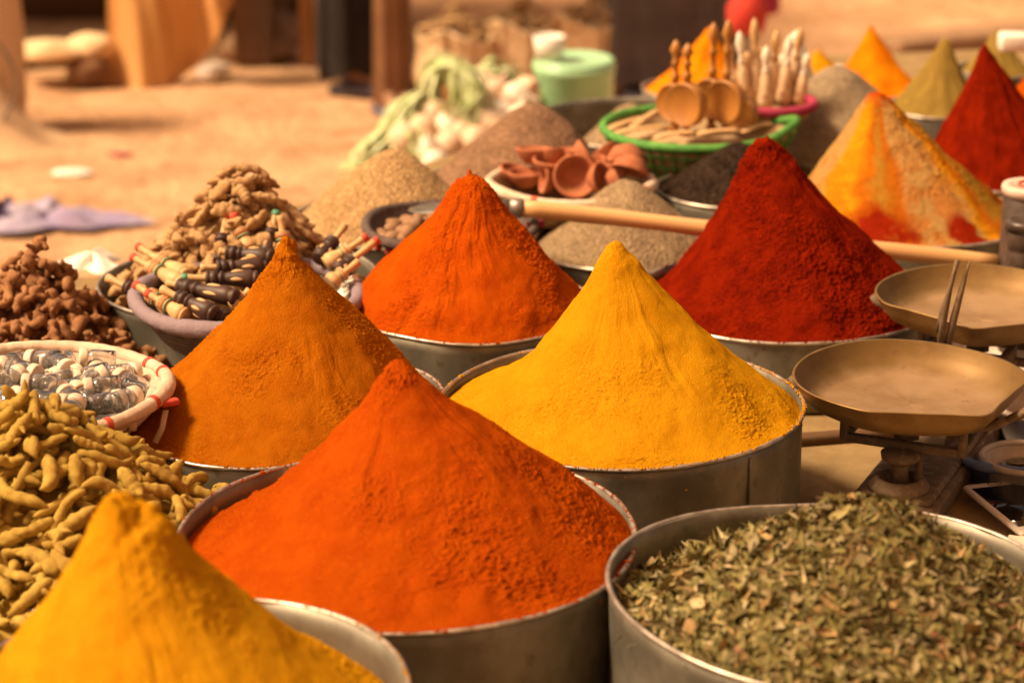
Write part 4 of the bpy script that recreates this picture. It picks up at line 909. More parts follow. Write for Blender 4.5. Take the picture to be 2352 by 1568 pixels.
# phone
pz = TZ + .016
pa, pb_, pc_ = P(2209, 1120, pz), P(2352, 1104, pz), P(2270, 1228, pz)
ang = math.atan2(pb_[1] - pa[1], pb_[0] - pa[0])
ph = empty('mobile_phone', pa, 'white mobile phone lying face up by the blue basket', 'phone', rz=ang)
PWd, PLn = .071, .142; pcx = (PWd / 2, -PLn / 2, 0)
obj('phone_body', box(PWd, PLn, .008, pcx, .0038), M['white_plastic'], ph)
obj('screen', box(PWd - .009, PLn - .030, .0006, (PWd / 2, -PLn / 2, .0042), .0), M['black_glass'], ph)
bt = rrect(.0085, .0030, .0025, 4); bv = tube(np.c_[bt + np.array([PWd / 2 + .001, -.0075]), np.full(len(bt), .0042)], .0004, 6, closed=True)
obj('home_button', bv, M['black_glass'], ph)
nt = P(2300, 1252, pz + .02); g_ = grid(-.05, .06, -.045, .05, 24, 20, lambda X, Y: .003 * np.sin(X * 70 + Y * 30) + .08 * (X * .3))
o = obj('reflection_sheet', (np.concatenate([g_[0], g_[0] - [0, 0, .0006]]), np.concatenate([g_[1], g_[1][:, ::-1] + len(g_[0])])), M['paper'], None, (nt[0] + .045, nt[1] - .02, TZ + .033)); o.rotation_euler[2] = R_(-22)
tag(o, 'pale peach sheet standing in for the reflection on the lower phone screen', 'paper')  # pale sheet laid where the phone screen would mirror something bright
# newspaper under the far pan
npz = TZ + .0035; q = [P(2215, 905, npz), P(2160, 800, npz), P(2330, 735, npz), P(2420, 900, npz)]
cq = sum(q) / 4; s_ = np.linspace(0, 1, 14); vv = []
for a in s_:
    for b in s_:
        p = (q[0] * (1 - b) + q[1] * b) * (1 - a) + (q[3] * (1 - b) + q[2] * b) * a; vv.append(p - cq + [0, 0, .004 * math.sin(a * 9 + b * 4) ** 2])
ff_ = [[i * 14 + j, (i + 1) * 14 + j, (i + 1) * 14 + j + 1, i * 14 + j + 1] for i in range(13) for j in range(13)]
vv = np.array(vv); vv = np.concatenate([vv, vv - [0, 0, .0005]]); ff_ = ff_ + [[k + 196 for k in reversed(f_)] for f_ in ff_]
news = pm('printed_newspaper', (.68, .58, .50), (.52, .38, .28), s=26, rough=.9, c3=(.34, .27, .24), s3=150, t3=(.56, .62), stretch=(1, .35, 1))
o = obj('newspaper_sheet', (vv, ff_), news, None, cq); tag(o, 'sheet of printed newspaper lying beneath the far brass pan', 'newspaper')
o = obj('loose_stick', box(.30, .02, .012, (0, 0, .006), .003), M['post_dark'], None, (P(1900, 1015, TZ)[0], P(1900, 1015, TZ)[1], TZ)); o.rotation_euler[2] = R_(12)
tag(o, 'thin dark wooden slat lying behind the front pan', 'slat')
# jars at the right edge
def jar(px, py_top, hw, z0, z1, label, mat, lidmat, rings=0, name='jar'):
    c = P(px, py_top, z1); R = hw * depth(c) / FPX; h = z1 - z0
    t = empty(name, (c[0], c[1], z0), label, 'jar')
    pr = [(0, 0), (R * .94, 0), (R, .004)]
    for k in range(rings):
        a = h * (k + .5) / (rings + .6); pr += [(R, a - .006), (R * .955, a - .004), (R * .955, a), (R, a + .002)]
    obj('jar_wall', lathe(pr + [(R, h - .012), (R * .95, h - .010)], 64), M[mat], t)
    obj('lid', lathe([(R * .95, h - .013), (R * 1.05, h - .013), (R * 1.06, h - .003), (R * 1.02, h), (R * .75, h + .0006), (R * .72, h - .0008), (0, h - .0008)], 64), M[lidmat], t)
jar(2372, 424, 66, TZ + .02, .830, 'jar with a white lid printed in faded red, at the right edge', 'jar_dark', 'lid_white', 0)
jar(2358, 505, 46, TZ + .002, .805, 'stack of dark ribbed tins against the right edge of the photo', 'jar_dark', 'jar_dark', 5, 'ribbed_tin')
jl = P(2372, 424, .8305); o = obj('lid_print', torus(.018, .0018, 40, 6, a0=0, a1=4.5), M['red_paint'], bpy.data.objects['jar'], (0, 0, .830 - TZ - .02 + .0006))

# ------------------------------------------------------------------ green basket with mirrors
gb = circle_from(1590, 343, 205, .785)
def gpoint(th): return 1
G = empty('green_basket', (gb[0], gb[1], .715), 'oval basket with a bright green rim, holding wooden hand mirrors', 'basket', 'woven baskets')
seg = 140; th = np.arange(seg) / seg * 6.28318
gr = gb[2] * (1 + .16 * np.exp(-(np.minimum(th, 6.28318 - th) / .22) ** 2)); 
v = []; f = []
gl = [(.0, .0), (.62, 0), (.68, .004), (.80, .022), (.92, .046), (.99, .066), (.97, .068), (.90, .046), (.78, .024), (.64, .008), (0, .008)]
for k, z in gl: v.append(np.stack([k * gr * np.cos(th) * (1 if k > .7 else gb[2] / gr), k * gb[2] * np.sin(th), np.full(seg, z)], 1))
v = np.concatenate(v); f = [[i * seg + j, i * seg + (j + 1) % seg, (i + 1) * seg + (j + 1) % seg, (i + 1) * seg + j] for i in range(len(gl) - 1) for j in range(seg)]
obj('basket_wall', (v, f), M['straw'], G)
pth = np.stack([gr * np.cos(th), gb[2] * np.sin(th), .070 + .012 * np.exp(-(np.minimum(th, 6.28318 - th) / .2) ** 2)], 1)
obj('rim', tube(pth, .0068 * (1 + .08 * np.abs(np.sin(th * 35))), 12, closed=True), M['green_wrap'], G)
for k in range(44):
    a = k / 44 * 6.28318; g0 = np.interp(a, th, gr) / gb[2]
    obj('green_stitch', tube([(kk * gb[2] * g0 * math.cos(a) * (1 if kk > .7 else 1 / g0), kk * gb[2] * math.sin(a), z) for kk, z in ((.70, .003), (.815, .021), (.935, .045), (1.0, .066))], .0022, 5), M['green_wrap'], G)
for zz_, kk in ((.014, .765), (.034, .87), (.052, .95)):
    obj('green_weft', tube(np.stack([kk * gr * np.cos(th) + 0, kk * gb[2] * np.sin(th), np.full(seg, zz_)], 1), .0022, 5, closed=True), M['green_wrap'], G)
def mirror(px, py, hw, topy, Y, rz, label, foot=310, s=1.0):
    c = V(px, py, Y); R = hw * depth(c) / FPX; top = V(px, topy, Y)[2] - c[2]; t = empty('hand_mirror', c, label, 'mirror', 'wooden hand mirrors', rz=R_(rz)); th_ = .011
    d = lathe([(0, -th_), (R * .93, -th_), (R, -th_ * .6), (R, th_ * .6), (R * .93, th_), (R * .88, th_ * .8), (0, th_ * .8)], 48); d = xf(d, rot('X', R_(90)))
    obj('round_case', d, M['wood_mirror'], t)
    sp_ = lathe([(.0, R * .9), (.006, R * .93), (.006, R + .006), (.009, R + .010), (.005, R + .014), (.0045, R + (top - R) * .42), (.008, R + (top - R) * .45), (.0045, R + (top - R) * .52), (.005, R + (top - R) * .66), (.0095, R + (top - R) * .76), (.006, R + (top - R) * .90), (.0015, top), (0, top)], 16)
    obj('spindle_handle', sp_, M['wood_mirror'], t)
    fz = V(px, foot, Y)[2] - c[2]
    obj('foot', lathe([(0, fz), (.009, fz), (.008, fz + .008), (.005, fz + .012), (.0075, fz + .02), (.006, -R * .95), (0, -R * .9)], 16), M['wood_mirror'], t)
mirror(1577, 240, 52, 100, gb[1] - .03, -42, 'round honey wood mirror on a spindle, left one in front', 312)
mirror(1550, 236, 46, 92, gb[1] + .03, -42, 'round wood mirror tucked behind the left front one', 300)
mirror(1668, 234, 52, 45, gb[1] - .02, -42, 'round honey wood mirror with the tallest spindle, at the right', 305)
mirror(1635, 226, 48, 52, gb[1] + .05, -42, 'round wood mirror behind the right tall one', 300)
mirror(1702, 262, 40, 205, gb[1] + .02, -30, 'small pinkish wood mirror lowest at the right', 300)
for k, (a, b, w) in enumerate((((1392, 300), (1498, 268), .009), ((1402, 310), (1530, 292), .010), ((1445, 300), (1520, 250), .008), ((1500, 318), (1600, 305), .010), ((1590, 312), (1700, 300), .009), ((1700, 305), (1775, 285), .009))):
    A_, B_ = P(*a, .788), P(*b, .792); uu_ = np.linspace(0, 1, 9)[:, None]
    o = obj('wooden_comb', tube((B_ - A_)[None] * uu_ + np.array([0, 0, .004]) * np.sin(uu_ * 3.1), w * np.array([.5, .9, 1, .8, .7, .7, .8, .8, .4]), 10, flat=.35), M['wood_pale'], None, A_)
    tag(o, ['pale flat wooden spoon at the left of the green basket', 'long pale wooden piece along the near left rim of the green basket', 'pale wooden piece propped up before the left mirror', 'pale wooden piece below the left mirror foot', 'pale wooden piece between the mirror feet', 'pale wooden piece at the pointed right end of the green basket'][k], 'wooden spoon', 'pale wooden pieces in the green basket'); o.name = 'wooden_spoon'
pl_ = lathe([(0, 0), (gb[2] * .86, 0), (gb[2] * .84, .006), (0, .010)], 60)
o = obj('straw_lining', pl_, M['straw'], G, (0, 0, .044))

# pink tray with beaded kohl bottles
tr = circle_from(1768, 258, 100, .80)
T_ = empty('pink_tray', (tr[0], tr[1], .78), 'round tray with a deep pink rim under beaded bottles', 'tray')
obj('tray_floor', lathe([(0, 0), (tr[2] * .9, 0), (tr[2], .018), (tr[2] * .97, .019), (tr[2] * .87, .006), (0, .006)], 64), M['straw'], T_)
obj('rim', torus(tr[2], .008, 80, 10, c=(0, 0, .019)), M['pink'], T_)
KB = [(1690, 235, 90, 'beaded spindle bottle at the left of the pink tray'), (1712, 238, 70, 'beaded bottle second from the left in the pink tray'), (1738, 236, 40, 'tall sunlit bottle in the middle of the pink tray'),
      (1758, 246, 105, 'front beaded bottle in the pink tray'), (1775, 232, 68, 'white capped bottle, middle right of the pink tray'), (1798, 238, 80, 'bottle leaning right in the pink tray'), (1815, 232, 62, 'sunlit pale bottle at the back right of the pink tray'), (1834, 238, 120, 'short beaded bottle at the right rim of the pink tray'),
      (1722, 228, 118, 'small beaded bottle behind the left ones'), (1789, 225, 125, 'short bottle near the back of the pink tray'), (1745, 226, 112, 'beaded bottle at the back centre of the pink tray')]
for k, (px, yb, yt, lb) in enumerate(KB):
    c = P(px, yb, .79); h = V(px, yt, c[1])[2] - .79; t = empty('beaded_bottle', c, lb, 'bottle', 'beaded bottles in the pink tray'); lean = rot('Y', R_((px - 1765) * .12)); w_ = .0085
    obj('beaded_body', xf(lathe([(0, 0), (w_ * 1.3, 0), (w_ * 1.5, h * .1), (w_ * 1.2, h * .3), (w_, h * .5), (w_ * .6, h * .55)], 20), lean), M['bead'], t)
    obj('stopper', xf(lathe([(w_ * .6, h * .54), (w_ * .9, h * .58), (w_ * .45, h * .64), (w_ * .7, h * .72), (w_ * .95, h * .84), (w_ * .5, h * .96), (0, h)], 16), lean), M['garlic_white' if k % 2 else 'wood_pale'], t)
wb = P(1842, 165, .80); o = obj('white_paper_cone', lathe([(0, .11), (.010, .10), (.045, .0), (.04, 0), (0, .09)], 20), M['white'], None, (wb[0], wb[1] + .1, .74)); tag(o, 'bright white folded paper cone in the sun beside the small yellow heap', 'paper')
wp = P(2368, 130, .80); o = obj('white_box', box(.05, .04, .03, (0, 0, .015), .004), M['white'], None, (wp[0], wp[1] + .15, .78)); tag(o, 'white box at the top right corner behind the olive heaps', 'box')

# ------------------------------------------------------------------ background
def G0(px, py): return P(px, py, 0.0)
# leek bundles and onions on a low crate beyond the table
ct = P(1085, 350, .30); 
cr = empty('vegetable_crate', (ct[0], ct[1], 0), 'low wooden crate under the leeks and onions', 'crate')
for k in range(4): obj('slat', box(.42, .012, .05, (0, -.2, .04 + .065 * k), .002), M['post'], cr); obj('slat', box(.42, .012, .05, (0, .2, .04 + .065 * k), .002), M['post'], cr)
for sx in (-1, 1): obj('end_board', box(.016, .40, .28, (sx * .20, 0, .14), .002), M['post'], cr)
obj('crate_floor', box(.40, .39, .01, (0, 0, .26)), M['post_dark'], cr)
def leek(pts, n, w, label, seed, Y0):
    r = np.random.default_rng(seed); ps = []
    base = np.array([V(x, y, Y0 + dy) for x, y, dy in pts]); uu_ = np.linspace(0, 1, 22); kk = np.linspace(0, 1, len(base))
    for k in range(n):
        off = r.normal(size=(4, 3)) * np.array([.030, .03, .026]); jit = np.stack([np.interp(uu_, [0, .35, .7, 1], off[:, a]) for a in range(3)], 1)
        p = np.stack([np.interp(uu_, kk, base[:, a]) for a in range(3)], 1); ker = np.array([.25, .5, .25])
        for _ in range(4): p[1:-1] = .25 * p[:-2] + .5 * p[1:-1] + .25 * p[2:]
        ps.append(tube(p + jit * np.linspace(.3, 1, 22)[:, None], w * np.sin(np.pi * np.clip(uu_ * .9 + .08, 0, 1)) ** .4, 6, flat=.22))
    o = obj('leek_leaves', merge(ps), M['leaf']); tag(o, label, 'leeks'); return o
Yk = ct[1]
leek([(985, 250, 0), (975, 190, 0), (1010, 140, 0), (1060, 165, -.02), (1085, 230, -.04), (1060, 265, -.05)], 60, .008, 'pale green leek tops arching over in a loop, uppermost bundle', 1, Yk)
leek([(1000, 215, 0), (950, 235, -.02), (905, 300, -.05), (860, 360, -.08), (835, 405, -.1)], 60, .009, 'green leek leaves drooping down to the left over the crate', 2, Yk)
leek([(960, 250, 0), (930, 280, -.04), (950, 330, -.1), (955, 380, -.12)], 40, .008, 'short leek leaves hanging in front beside the golden seed heap', 3, Yk)
leek([(1080, 210, 0), (1110, 160, .05), (1160, 170, .08), (1200, 230, .1), (1245, 245, .12)], 26, .007, 'thin leek leaves trailing right towards the green bucket', 4, Yk + .1)
r = np.random.default_rng(9)
ON = [(1000, 262), (1035, 290), (968, 300), (1060, 305), (1095, 250), (1135, 215), (1160, 245), (1185, 225), (1120, 285), (1030, 335), (985, 345), (1090, 325), (1140, 290), (1190, 270), (1060, 255), (1110, 200), (1150, 262), (1210, 205), (930, 320), (1000, 375)]
where = ['left', 'near left', 'centre', 'near', 'back', 'right', 'far right', 'low']
for k, (px, py) in enumerate(ON):
    z = .33 + (380 - py) / 380 * .22; c = V(px, py, Yk - .16 + (380 - py) * .0012); R = .030 + .010 * r.random()
    s0 = lathe([(0, -R * .9), (R * .55, -R * .85), (R * .95, -R * .35), (R, 0), (R * .85, R * .5), (R * .4, R * .85), (R * .16, R * 1.15), (R * .10, R * 1.5), (0, R * 1.6)], 20)
    s0 = xf(s0, rot('X', r.uniform(-1.6, 1.6)) @ rot('Y', r.uniform(-1.2, 1.2))); wht = k % 3 == 1
    o = obj('onion', s0, M['garlic_white' if wht else 'garlic'], None, c)
    tag(o, ('glaring white onion' if wht else 'pale pinkish onion') + ' in the pile below the leeks', 'onion', 'white onions in the pile' if wht else 'pinkish onions in the pile')
# green bucket
gc = P(1318, 235, .36); Rb = 92 * depth(gc) / FPX
bk_ = empty('green_bucket', (gc[0], gc[1] + .0, .0), 'pale green plastic tub with a white lid on a low stand behind the seed heaps', 'bucket')
zt_ = V(1318, 135, gc[1])[2]; z0_ = .30
obj('bucket_wall', lathe([(0, z0_), (Rb * .93, z0_), (Rb * .97, z0_ + .01), (Rb, zt_ - .03), (Rb * 1.04, zt_ - .025), (Rb * 1.04, zt_ - .012), (Rb, zt_ - .01)], 56), M['bucket'], bk_)
obj('lid', lathe([(Rb, zt_ - .012), (Rb * 1.02, zt_ - .008), (Rb * .98, zt_), (Rb * .9, zt_ + .003), (Rb * .85, zt_ - .001), (0, zt_ - .001)], 56), M['bucket'], bk_)
obj('stand', lathe([(0, 0), (Rb * 1.1, 0), (Rb * 1.1, z0_ - .002), (0, z0_ - .002)], 24), M['post_dark'], bk_)
o = obj('highlight_cup', lathe([(0, 0), (.032, 0), (.038, .055), (.035, .056), (.03, .01), (0, .01)], 28), M['white'], None, (gc[0] - Rb * .62, gc[1] - .02, zt_ + .003)); tag(o, 'white cup shape standing in for the highlight on the green tub lid', 'cup')  # white cup shape paints the bright highlight on the tub lid

# people
def person(px, foot_y, label, cloth, h=1.72, robe=True, rz=0, hem=.10, rw=.19, seed=1, skirt='tunic', legs=None):
    g = G0(px, foot_y); t = empty('person', g, label, 'person', rz=R_(rz))
    r = np.random.default_rng(seed); body = []
    def skin(nm, pts, rad, edges, mat, par):
        me = bpy.data.meshes.new(nm); me.from_pydata(pts, edges, []); o = bpy.data.objects.new(nm, me); C.objects.link(o); o.parent = par
        o.modifiers.new('skin', 'SKIN'); sv = me.skin_vertices[0].data
        for i, q in enumerate(rad): sv[i].radius = (q, q) if not isinstance(q, tuple) else q
        sv[0].use_root = True; m_ = o.modifiers.new('sub', 'SUBSURF'); m_.levels = 1; m_.render_levels = 2; me.materials.append(M[mat]); return o
    k = h / 1.72
    pts = [(0, 0, .93), (0, 0, 1.15), (0, 0, 1.36), (0, 0, 1.46), (0, -.01, 1.54), (0, -.02, 1.62), (0, -.015, 1.70)]
    rad = [.14, .13, .15, .07, .055, .085, .075]; ed = [(i, i + 1) for i in range(6)]
    for s in (-1, 1):
        b = len(pts); pts += [(s * .17, 0, 1.37), (s * .22, .02, 1.10), (s * .21, -.08, .88), (s * .20, -.11, .80)]; rad += [.055, .042, .030, .026]; ed += [(2, b), (b, b + 1), (b + 1, b + 2), (b + 2, b + 3)]
        for q in range(4):
            n0 = len(pts); xx = s * .20 + (q - 1.5) * .016; pts += [(xx, -.12, .765), (xx, -.115, .735 - .004 * (q in (1, 2)))]; rad += [.009, .007]; ed += [(b + 3, n0), (n0, n0 + 1)]
        n0 = len(pts); pts += [(s * .20 - s * .035, -.135, .785)]; rad += [.009]; ed += [(b + 3, n0)]
        lx = min(.10, rw * .42); b = len(pts); pts += [(s * lx, 0, .88), (s * lx, -.01, .50), (s * lx, .01, .09), (s * lx, -.05, .045), (s * lx, -.12, .03)]; rad += [.03, .026, .020, .024, .02]; ed += [(0, b), (b, b + 1), (b + 1, b + 2), (b + 2, b + 3), (b + 3, b + 4)]
    pts = [(x * k, y * k, z * k) for x, y, z in pts]
    skin('body', pts, rad, ed, 'skin', t)
    if legs: prof = [(.10, .06), (.12, .3), (.14, .7), (.17, .9), (.19, 1.15), (.20, 1.35), (.12, 1.45), (.07, 1.49)]
    else: prof = [(rw * 1.15, hem), (rw * 1.06, hem + .25), (rw * .96, .75), (rw * .88, .98), (.185, 1.15), (.205, 1.34), (.13, 1.44), (.075, 1.49)]
    n = 96; a = np.arange(n) / n * 6.283; vs = []
    for r0, z in prof + [(p_[0] - .006, p_[1]) for p_ in prof[::-1]]:
        fold = 1 + .07 * np.sin(a * 7 + seed + z * 2) * np.clip((1.2 - z), 0, 1) + .04 * np.sin(a * 13 + seed * 2 + z * 3)
        vs.append(np.stack([r0 * fold * np.cos(a), r0 * .72 * fold * np.sin(a), np.full(n, z) + (.015 * np.sin(a * 3 + seed) if z < hem + .02 else 0)], 1) * k)
    vs = np.concatenate(vs); m_ = len(prof) * 2; fs = [[i * n + j, i * n + (j + 1) % n, (i + 1) * n + (j + 1) % n, (i + 1) * n + j] for i in range(m_ - 1) for j in range(n)]
    obj('robe', (vs, fs), M[cloth], t)
    for s in (-1, 1):
        obj('sleeve', tube(np.array([(s * .15, 0, 1.39), (s * .21, .01, 1.2), (s * .225, 0, 1.04), (s * .215, -.06, .92)]) * k, [.075, .072, .07, .075], 16), M[cloth], t)
        obj('sandal', xf(box(.065, .20, .03, (0, 0, 0), .014), None, (s * min(.10, rw * .42) * k * 1.6, -.06 * k, .016)), M['sandal'], t)
    obj('head_scarf', xf(lathe([(.0, .115), (.06, .105), (.095, .06), (.105, 0), (.10, -.05), (.085, -.09), (.080, -.085), (.09, -.04), (.09, 0), (0, .09)], 28), rot('X', R_(18)), np.array([0, .01, 1.67]) * k), M[cloth], t)
    for s in (-1, 1): obj('ear', xf(lathe([(0, -.006), (.018, -.003), (.02, .004), (0, .006)], 10), rot('Y', R_(90)), np.array([s * .083, -.015, 1.64]) * k), M['skin'], t)
    obj('nose', tube(np.array([(0, -.10, 1.665), (0, -.118, 1.635), (0, -.105, 1.625)]) * k, [.008, .013, .010], 8), M['skin'], t)
    for s in (-1, 1): obj('eye', xf(lathe([(0, -.011), (.008, -.007), (.011, 0), (.008, .007), (0, .011)], 10), None, np.array([s * .03, -.092, 1.66]) * k), M['white'], t)
    obj('mouth', tube(np.array([(-.022, -.093, 1.60), (0, -.103, 1.598), (.022, -.093, 1.60)]) * k, [.003, .006, .003], 6), M['clay'], t)
    return t
person(800, 205, 'person in a long black robe walking at the back, only the hem in view', 'black_cloth', hem=.065, rw=.115, seed=3, rz=80)
person(905, 262, 'person in a brown robe standing beside the leeks', 'brown_cloth', hem=.02, rw=.052, seed=5, rz=20)
person(1545, 215, 'person in charcoal draped clothes standing behind the green tub', 'grey_cloth', hem=.05, rw=.19, seed=7)
# sacks of roots
def sack(px, by, w, h, label, seed, fill, Y=None):
    g = G0(px, by); R = w / 2 * depth(g) / FPX; t = empty('open_sack', g, label, 'sack', 'open sacks at the back'); n = 90; a = np.arange(n) / n * 6.283; vs = []
    pr = [(0, 0), (.85, 0), (1.05, .1), (1.08, .4), (1.0, .75), (1.02, .95), (1.06, 1.0), (1.0, 1.02), (.92, .96), (.90, .8), (0, .78)]
    for r0, z in pr:
        fo = 1 + (.05 * np.sin(a * 9 + seed) + .04 * np.sin(a * 17 + seed * 3)) * (r0 > .5) * min(1, z * 2 + .2)
        vs.append(np.stack([R * r0 * fo * np.cos(a), R * .9 * r0 * fo * np.sin(a), z * h + .02 * np.sin(a * 3 + seed) * (z > .5)], 1))
    vs = np.concatenate(vs); fs = [[i * n + j, i * n + (j + 1) % n, (i + 1) * n + (j + 1) % n, (i + 1) * n + j] for i in range(len(pr) - 1) for j in range(n)]
    obj('sack_cloth', (vs, fs), M['sack'], t)
    rr = np.random.default_rng(seed)
    for k in range(26):
        aa, dd = rr.uniform(0, 6.28), R * .85 * math.sqrt(rr.random()); v_ = gin[k % 14]
        o = obj('ginger_piece', xf(v_, rot('Z', rr.uniform(0, 6)) @ np.eye(3) * 1.6, (0, 0, 0)), M[fill], None, (g[0] + dd * math.cos(aa), g[1] + dd * .9 * math.sin(aa), h * .83 + .10 * (1 - dd / R) + rr.uniform(0, .03)))
        tag(o, 'large ginger root heaped in the mouth of a sack at the back', 'ginger root', 'large ginger roots in the sacks')
    return t
sack(1050, 222, 175, .20, 'open burlap sack at the left, behind the leeks', 1, 'ginger')
sack(1195, 212, 160, .22, 'open burlap sack in the middle, left of the green tub', 2, 'ginger')
sack(1365, 205, 200, .23, 'widest open burlap sack, directly behind the green tub', 3, 'ginger')
# hanging cloth and dark stall at the back left
Yc = G0(400, 200)[1] + .25
def cloth(xs_top, zt, pts, label, mat, Y, seed=1, amp=.05, name='hanging_cloth'):
    nx, nz = 60, 40; vs = []
    for i in range(nx):
        u = i / (nx - 1); zb = np.interp(u, [p[0] for p in pts], [p[1] for p in pts]); x = xs_top[0] + (xs_top[1] - xs_top[0]) * u
        for j in range(nz):
            w = j / (nz - 1); z = zt + (zb - zt) * w
            vs.append((x + (.03 * math.sin(z * 5)) * w, Y - .12 + amp * 3.0 * float(fbm(np.array([u * 3.2 - w * 1.3, w * .9, seed]), 1.0, 2)) + amp * 1.6 * float(fbm(np.array([u * 7 - w * 5, w * .7, seed + 3.0]), 1.0, 2)), z))
    vs = np.array(vs); fs = np.array([[i * nz + j, (i + 1) * nz + j, (i + 1) * nz + j + 1, i * nz + j + 1] for i in range(nx - 1) for j in range(nz - 1)])
    n0 = len(vs); c = vs.mean(0); c[2] = vs[:, 2].min()
    vs2 = np.concatenate([vs, vs + [0, .006, 0]]) - c; fs2 = np.concatenate([fs, fs[:, ::-1] + n0])
    o = obj(name, (vs2, fs2), M[mat], None, c); tag(o, label, 'cloth'); return o
xl, xr = V(252, 150, Yc)[0], V(545, 0, Yc)[0]
zb0 = V(280, 203, Yc)[2]
cloth((xl, xr + .02), 1.92, [(0, zb0), (.28, zb0 + .01), (.5, zb0 + .04), (.65, zb0 + .09), (.78, zb0 + .17), (.9, zb0 + .32), (1, zb0 + .6)], 'ochre cloth hanging down over the front of the dark stall', 'canvas', Yc)
sb = empty('market_stall', (V(300, 100, Yc + 1.2)[0], Yc + 1.2, 0), 'dark market stall with mud walls at the back left', 'stall')
ox, oy = sb.location[0], sb.location[1]
x0s, x1s = V(-700, 60, Yc + 1.2)[0] - ox, V(715, 60, Yc + 1.2)[0] - ox
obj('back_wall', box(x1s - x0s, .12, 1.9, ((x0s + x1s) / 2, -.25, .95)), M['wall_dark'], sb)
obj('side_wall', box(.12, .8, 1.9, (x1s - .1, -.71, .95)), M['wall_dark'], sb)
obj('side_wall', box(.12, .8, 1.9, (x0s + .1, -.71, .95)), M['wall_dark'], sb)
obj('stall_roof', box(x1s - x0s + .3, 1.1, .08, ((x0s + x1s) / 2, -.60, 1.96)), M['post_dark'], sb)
for px, w_ in ((100, .035), (705, .028), (598, .022)):
    q = V(px, 60, Yc + .12); obj('post', tube([(q[0] - ox + (-.16 if px == 100 else 0), -1.08, 0), (q[0] - ox, -1.08, 1.2), (q[0] - ox + (-.25 if px == 100 else .01), -1.08, 1.92)], w_, 10), M['post' if px == 705 else 'post_dark'], sb)
sh = P(160, 120, .42); sd = G0(160, 190)
def lump(name, px, py, z, sx, sy, sz, mat, label, cat, seed, group=None, rz=0):
    n = 40; v, f = lathe([(math.sin(a) + 1e-5, -math.cos(a)) for a in np.linspace(0, math.pi, 18)], n); v = v * (1 + .22 * fbm(v, 1.6, 4, seed * 7))[:, None]; v = v * [sx, sy, sz]; v[:, 2] = np.maximum(v[:, 2] - v[:, 2].min() * .55, 0)
    p = P(px, py, z) if z is not None else np.array([V(px, py, Yc + .75)[0], Yc + .75, .386]); o = obj(name, (v, f), M[mat], None, p); o.rotation_euler[2] = rz; tag(o, label, cat, group); return o
b1 = empty('wooden_pallet', (P(150, 150, .0)[0], P(150, 130, 0)[1], 0), 'low dark wooden pallet inside the back stall', 'pallet')
obj('pallet_top', box(.50, .26, .02, (.0, 0, .06), .004), M['post_dark'], b1); 
for s in (-.2, .2): obj('leg', box(.04, .24, .049, (s, 0, .0245), .004), M['post_dark'], b1)
lump('cloth_bundle', 212, 128, .07, .08, .08, .045, 'sack', 'pale cloth bundle on the low pallet in the dark stall', 'bundle', 2)
lump('cloth_bundle', 115, 132, .07, .12, .10, .035, 'sack', 'flat brownish bundle at the left on the low stall pallet', 'bundle', 3)
lump('cardboard_box', 205, 186, .0, .075, .06, .05, 'brown_cloth', 'dim brown bag on the ground under the hanging cloth', 'bag', 4)
lump('rubble', 590, 130, .0, .13, .10, .06, 'gravel', 'brown rubbish lump between the posts at the back', 'rubbish', 5)
lump('rubble', 640, 122, .0, .10, .09, .09, 'gravel', 'taller rubbish lump next to the light post', 'rubbish', 6)
lump('stone', 475, 182, .0, .035, .03, .03, 'white', 'small bright stone glinting under the hanging cloth edge', 'stone', 7)
lump('stone', 495, 165, .0, .05, .03, .02, 'paper', 'pale scrap right behind the bright stone', 'stone', 8)
lump('stone', 660, 128, .0, .05, .03, .03, 'paper', 'pale litter at the foot of the light post', 'litter', 9)
lump('paper_scrap', 165, 405, .0, .055, .03, .014, 'white', 'white crumpled paper scrap on the sand', 'paper', 10)
lump('pink_scrap', 275, 358, .0, .035, .02, .006, 'pink', 'tiny pink scrap on the sand', 'scrap', 11)
sh_ = P(-25, 330, 0); rr_ = np.linspace(0, 1, 24); v, f = lathe([(.30 * q + 1e-5, .24 * (1 - q) ** 2.2 - .01) for q in rr_], 60); v[:, 2] += .012 * fbm(v, 9, 3, 2)
o = obj('sand_heap', (v, f), M['wall_pale'], None, sh_); tag(o, 'low pale heap of sand at the left edge', 'sand heap')
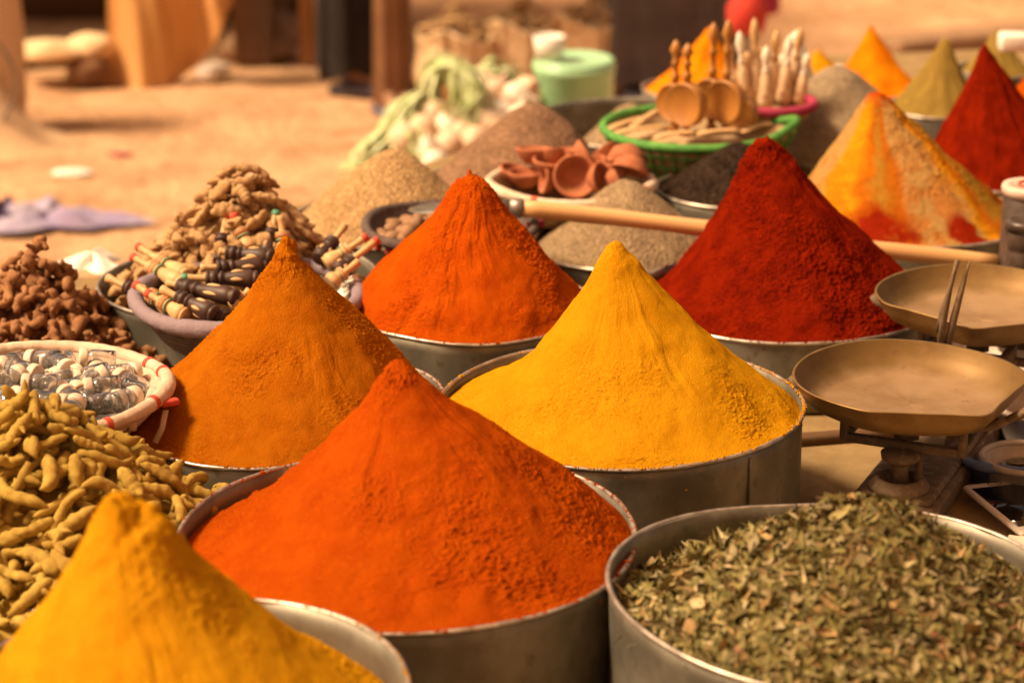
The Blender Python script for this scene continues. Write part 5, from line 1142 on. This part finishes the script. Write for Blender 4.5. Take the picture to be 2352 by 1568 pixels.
# pale cart side and grey hoop at the left edge
e = V(-35, 150, G0(0, 300)[1]); ws = empty('leaning_sack', (e[0], e[1], 0), 'pale beige sack standing at the left edge of the photo', 'sack')
z1 = V(0, 0, e[1])[2]
obj('sack_cloth', lathe([(0, 0), (.10, 0), (.115, .1), (.118, .3), (.105, .5), (.09, z1 + .15), (.07, z1 + .3), (0, z1 + .32)], 40), M['wall_pale'], ws)
hp_ = V(-95, 190, e[1] - .25); o = obj('wire_hoop', torus(.155, .0055, 80, 8), M['steel'], None, hp_); o.rotation_euler = (R_(90), 0, R_(5)); tag(o, 'thin grey metal hoop standing on edge at the left edge', 'hoop')
cloth_pts = P(90, 505, .0)
for nm, px, py, sx, sy, sz, mt, lb, sd_ in (('lilac_cloth', 110, 508, .20, .10, .035, 'lilac', 'crumpled lilac cloth lying on the sand at the left', 21), ('purple_cloth', 5, 500, .05, .09, .05, 'purple', 'dark purple cloth end at the left edge of the photo', 22),
    ('white_cloth', 214, 612, .045, .045, .016, 'white', 'crumpled sunlit white cloth between the brown roots and the ginger tin', 23)):
    n = 48; th_ = np.arange(n) / n * 6.283; vs = []
    for q in np.linspace(0, 1, 16):
        ra = 1 + .25 * np.sin(th_ * 3 + sd_) + .15 * np.sin(th_ * 7 + sd_); pp = np.stack([sx * q * ra * np.cos(th_), sy * q * ra * np.sin(th_), th_ * 0], 1)
        pp[:, 2] = sz * (1 - q ** 3) * (1 + .9 * fbm(pp, 22, 3, sd_)) * (.6 + .4 * np.sin(th_ * 5)) + .004; vs.append(pp)
    vs = np.concatenate(vs); fs = [[i * n + j, (i + 1) * n + j, (i + 1) * n + (j + 1) % n, i * n + (j + 1) % n] for i in range(15) for j in range(n)]
    o = obj(nm, (vs, fs), M[mt], None, P(px, py, .01 if mt != 'white' else TZ + .002)); tag(o, lb, 'cloth')
# sunlit red cloth and low pale wall at the back right
Yr = P(1715, 60, .0)[1]
lump('red_cloth_bundle', 1715, 75, .30, .055, .05, .09, 'red_cloth', 'red cloth bundle in the sun at the top centre right', 'bundle', 15)
lump('red_cloth_bundle', 1745, 30, .32, .06, .05, .07, 'pink', 'pink cloth bundle right behind the red one', 'bundle', 16)
lw = G0(2000, 12); o = obj('mud_wall', box(7, .3, 1.9, (0, 0, .95), .02), M['wall_pale'], None, (lw[0] + 1.9, lw[1] + .5, 0)); o.rotation_euler[2] = R_(-10); tag(o, 'pale mud wall closing the market at the back right', 'wall')
kb = empty('dark_ledge', (G0(2350, 92)[0], G0(2350, 92)[1], 0), 'low brown ledge crossing the ground near the top right corner', 'ledge', rz=R_(24))
obj('ledge_top', box(1.6, .16, .05, (.25, 0, .025), .01), M['gravel'], kb)

# ------------------------------------------------------------------ awning added unseen above the frame, placed and sized to shade the stall front
am = bpy.data.materials.new('shade_awning_canvas'); am.use_nodes = True; an = am.node_tree
ab = an.nodes['Principled BSDF']; ab.inputs['Base Color'].default_value = (.50, .30, .14, 1); ab.inputs['Roughness'].default_value = 1; ab.inputs['Specular IOR Level'].default_value = 0
at_ = an.nodes.new('ShaderNodeBsdfTranslucent'); at_.inputs[0].default_value = (.56, .35, .17, 1)
ax = an.nodes.new('ShaderNodeMixShader'); ax.inputs[0].default_value = .5
an.links.new(ab.outputs[0], ax.inputs[1]); an.links.new(at_.outputs[0], ax.inputs[2]); an.links.new(ax.outputs[0], an.nodes['Material Output'].inputs[0])
shade_awning = empty('awning', (0, 1, 0), 'ochre canvas awning added out of view to shade the front of the spice stall', 'awning')
g_ = grid(-1.15, 3.2, -2.2, 2.15, 40, 40, lambda X, Y: 2.75 + .10 * np.sin(X * 1.7) * np.cos(Y * 1.3) + .12 * Y)
obj('canvas', (g_[0] - np.array([0, 1, 0]), g_[1]), am, shade_awning)
for x, y in ((-1.15, -2.2), (3.2, -2.2), (-1.15, 2.15), (3.2, 2.15)):
    obj('pole', tube([(x, y - 1, 0), (x, y - 1, 3.2)], .03, 10), M['post'], shade_awning)
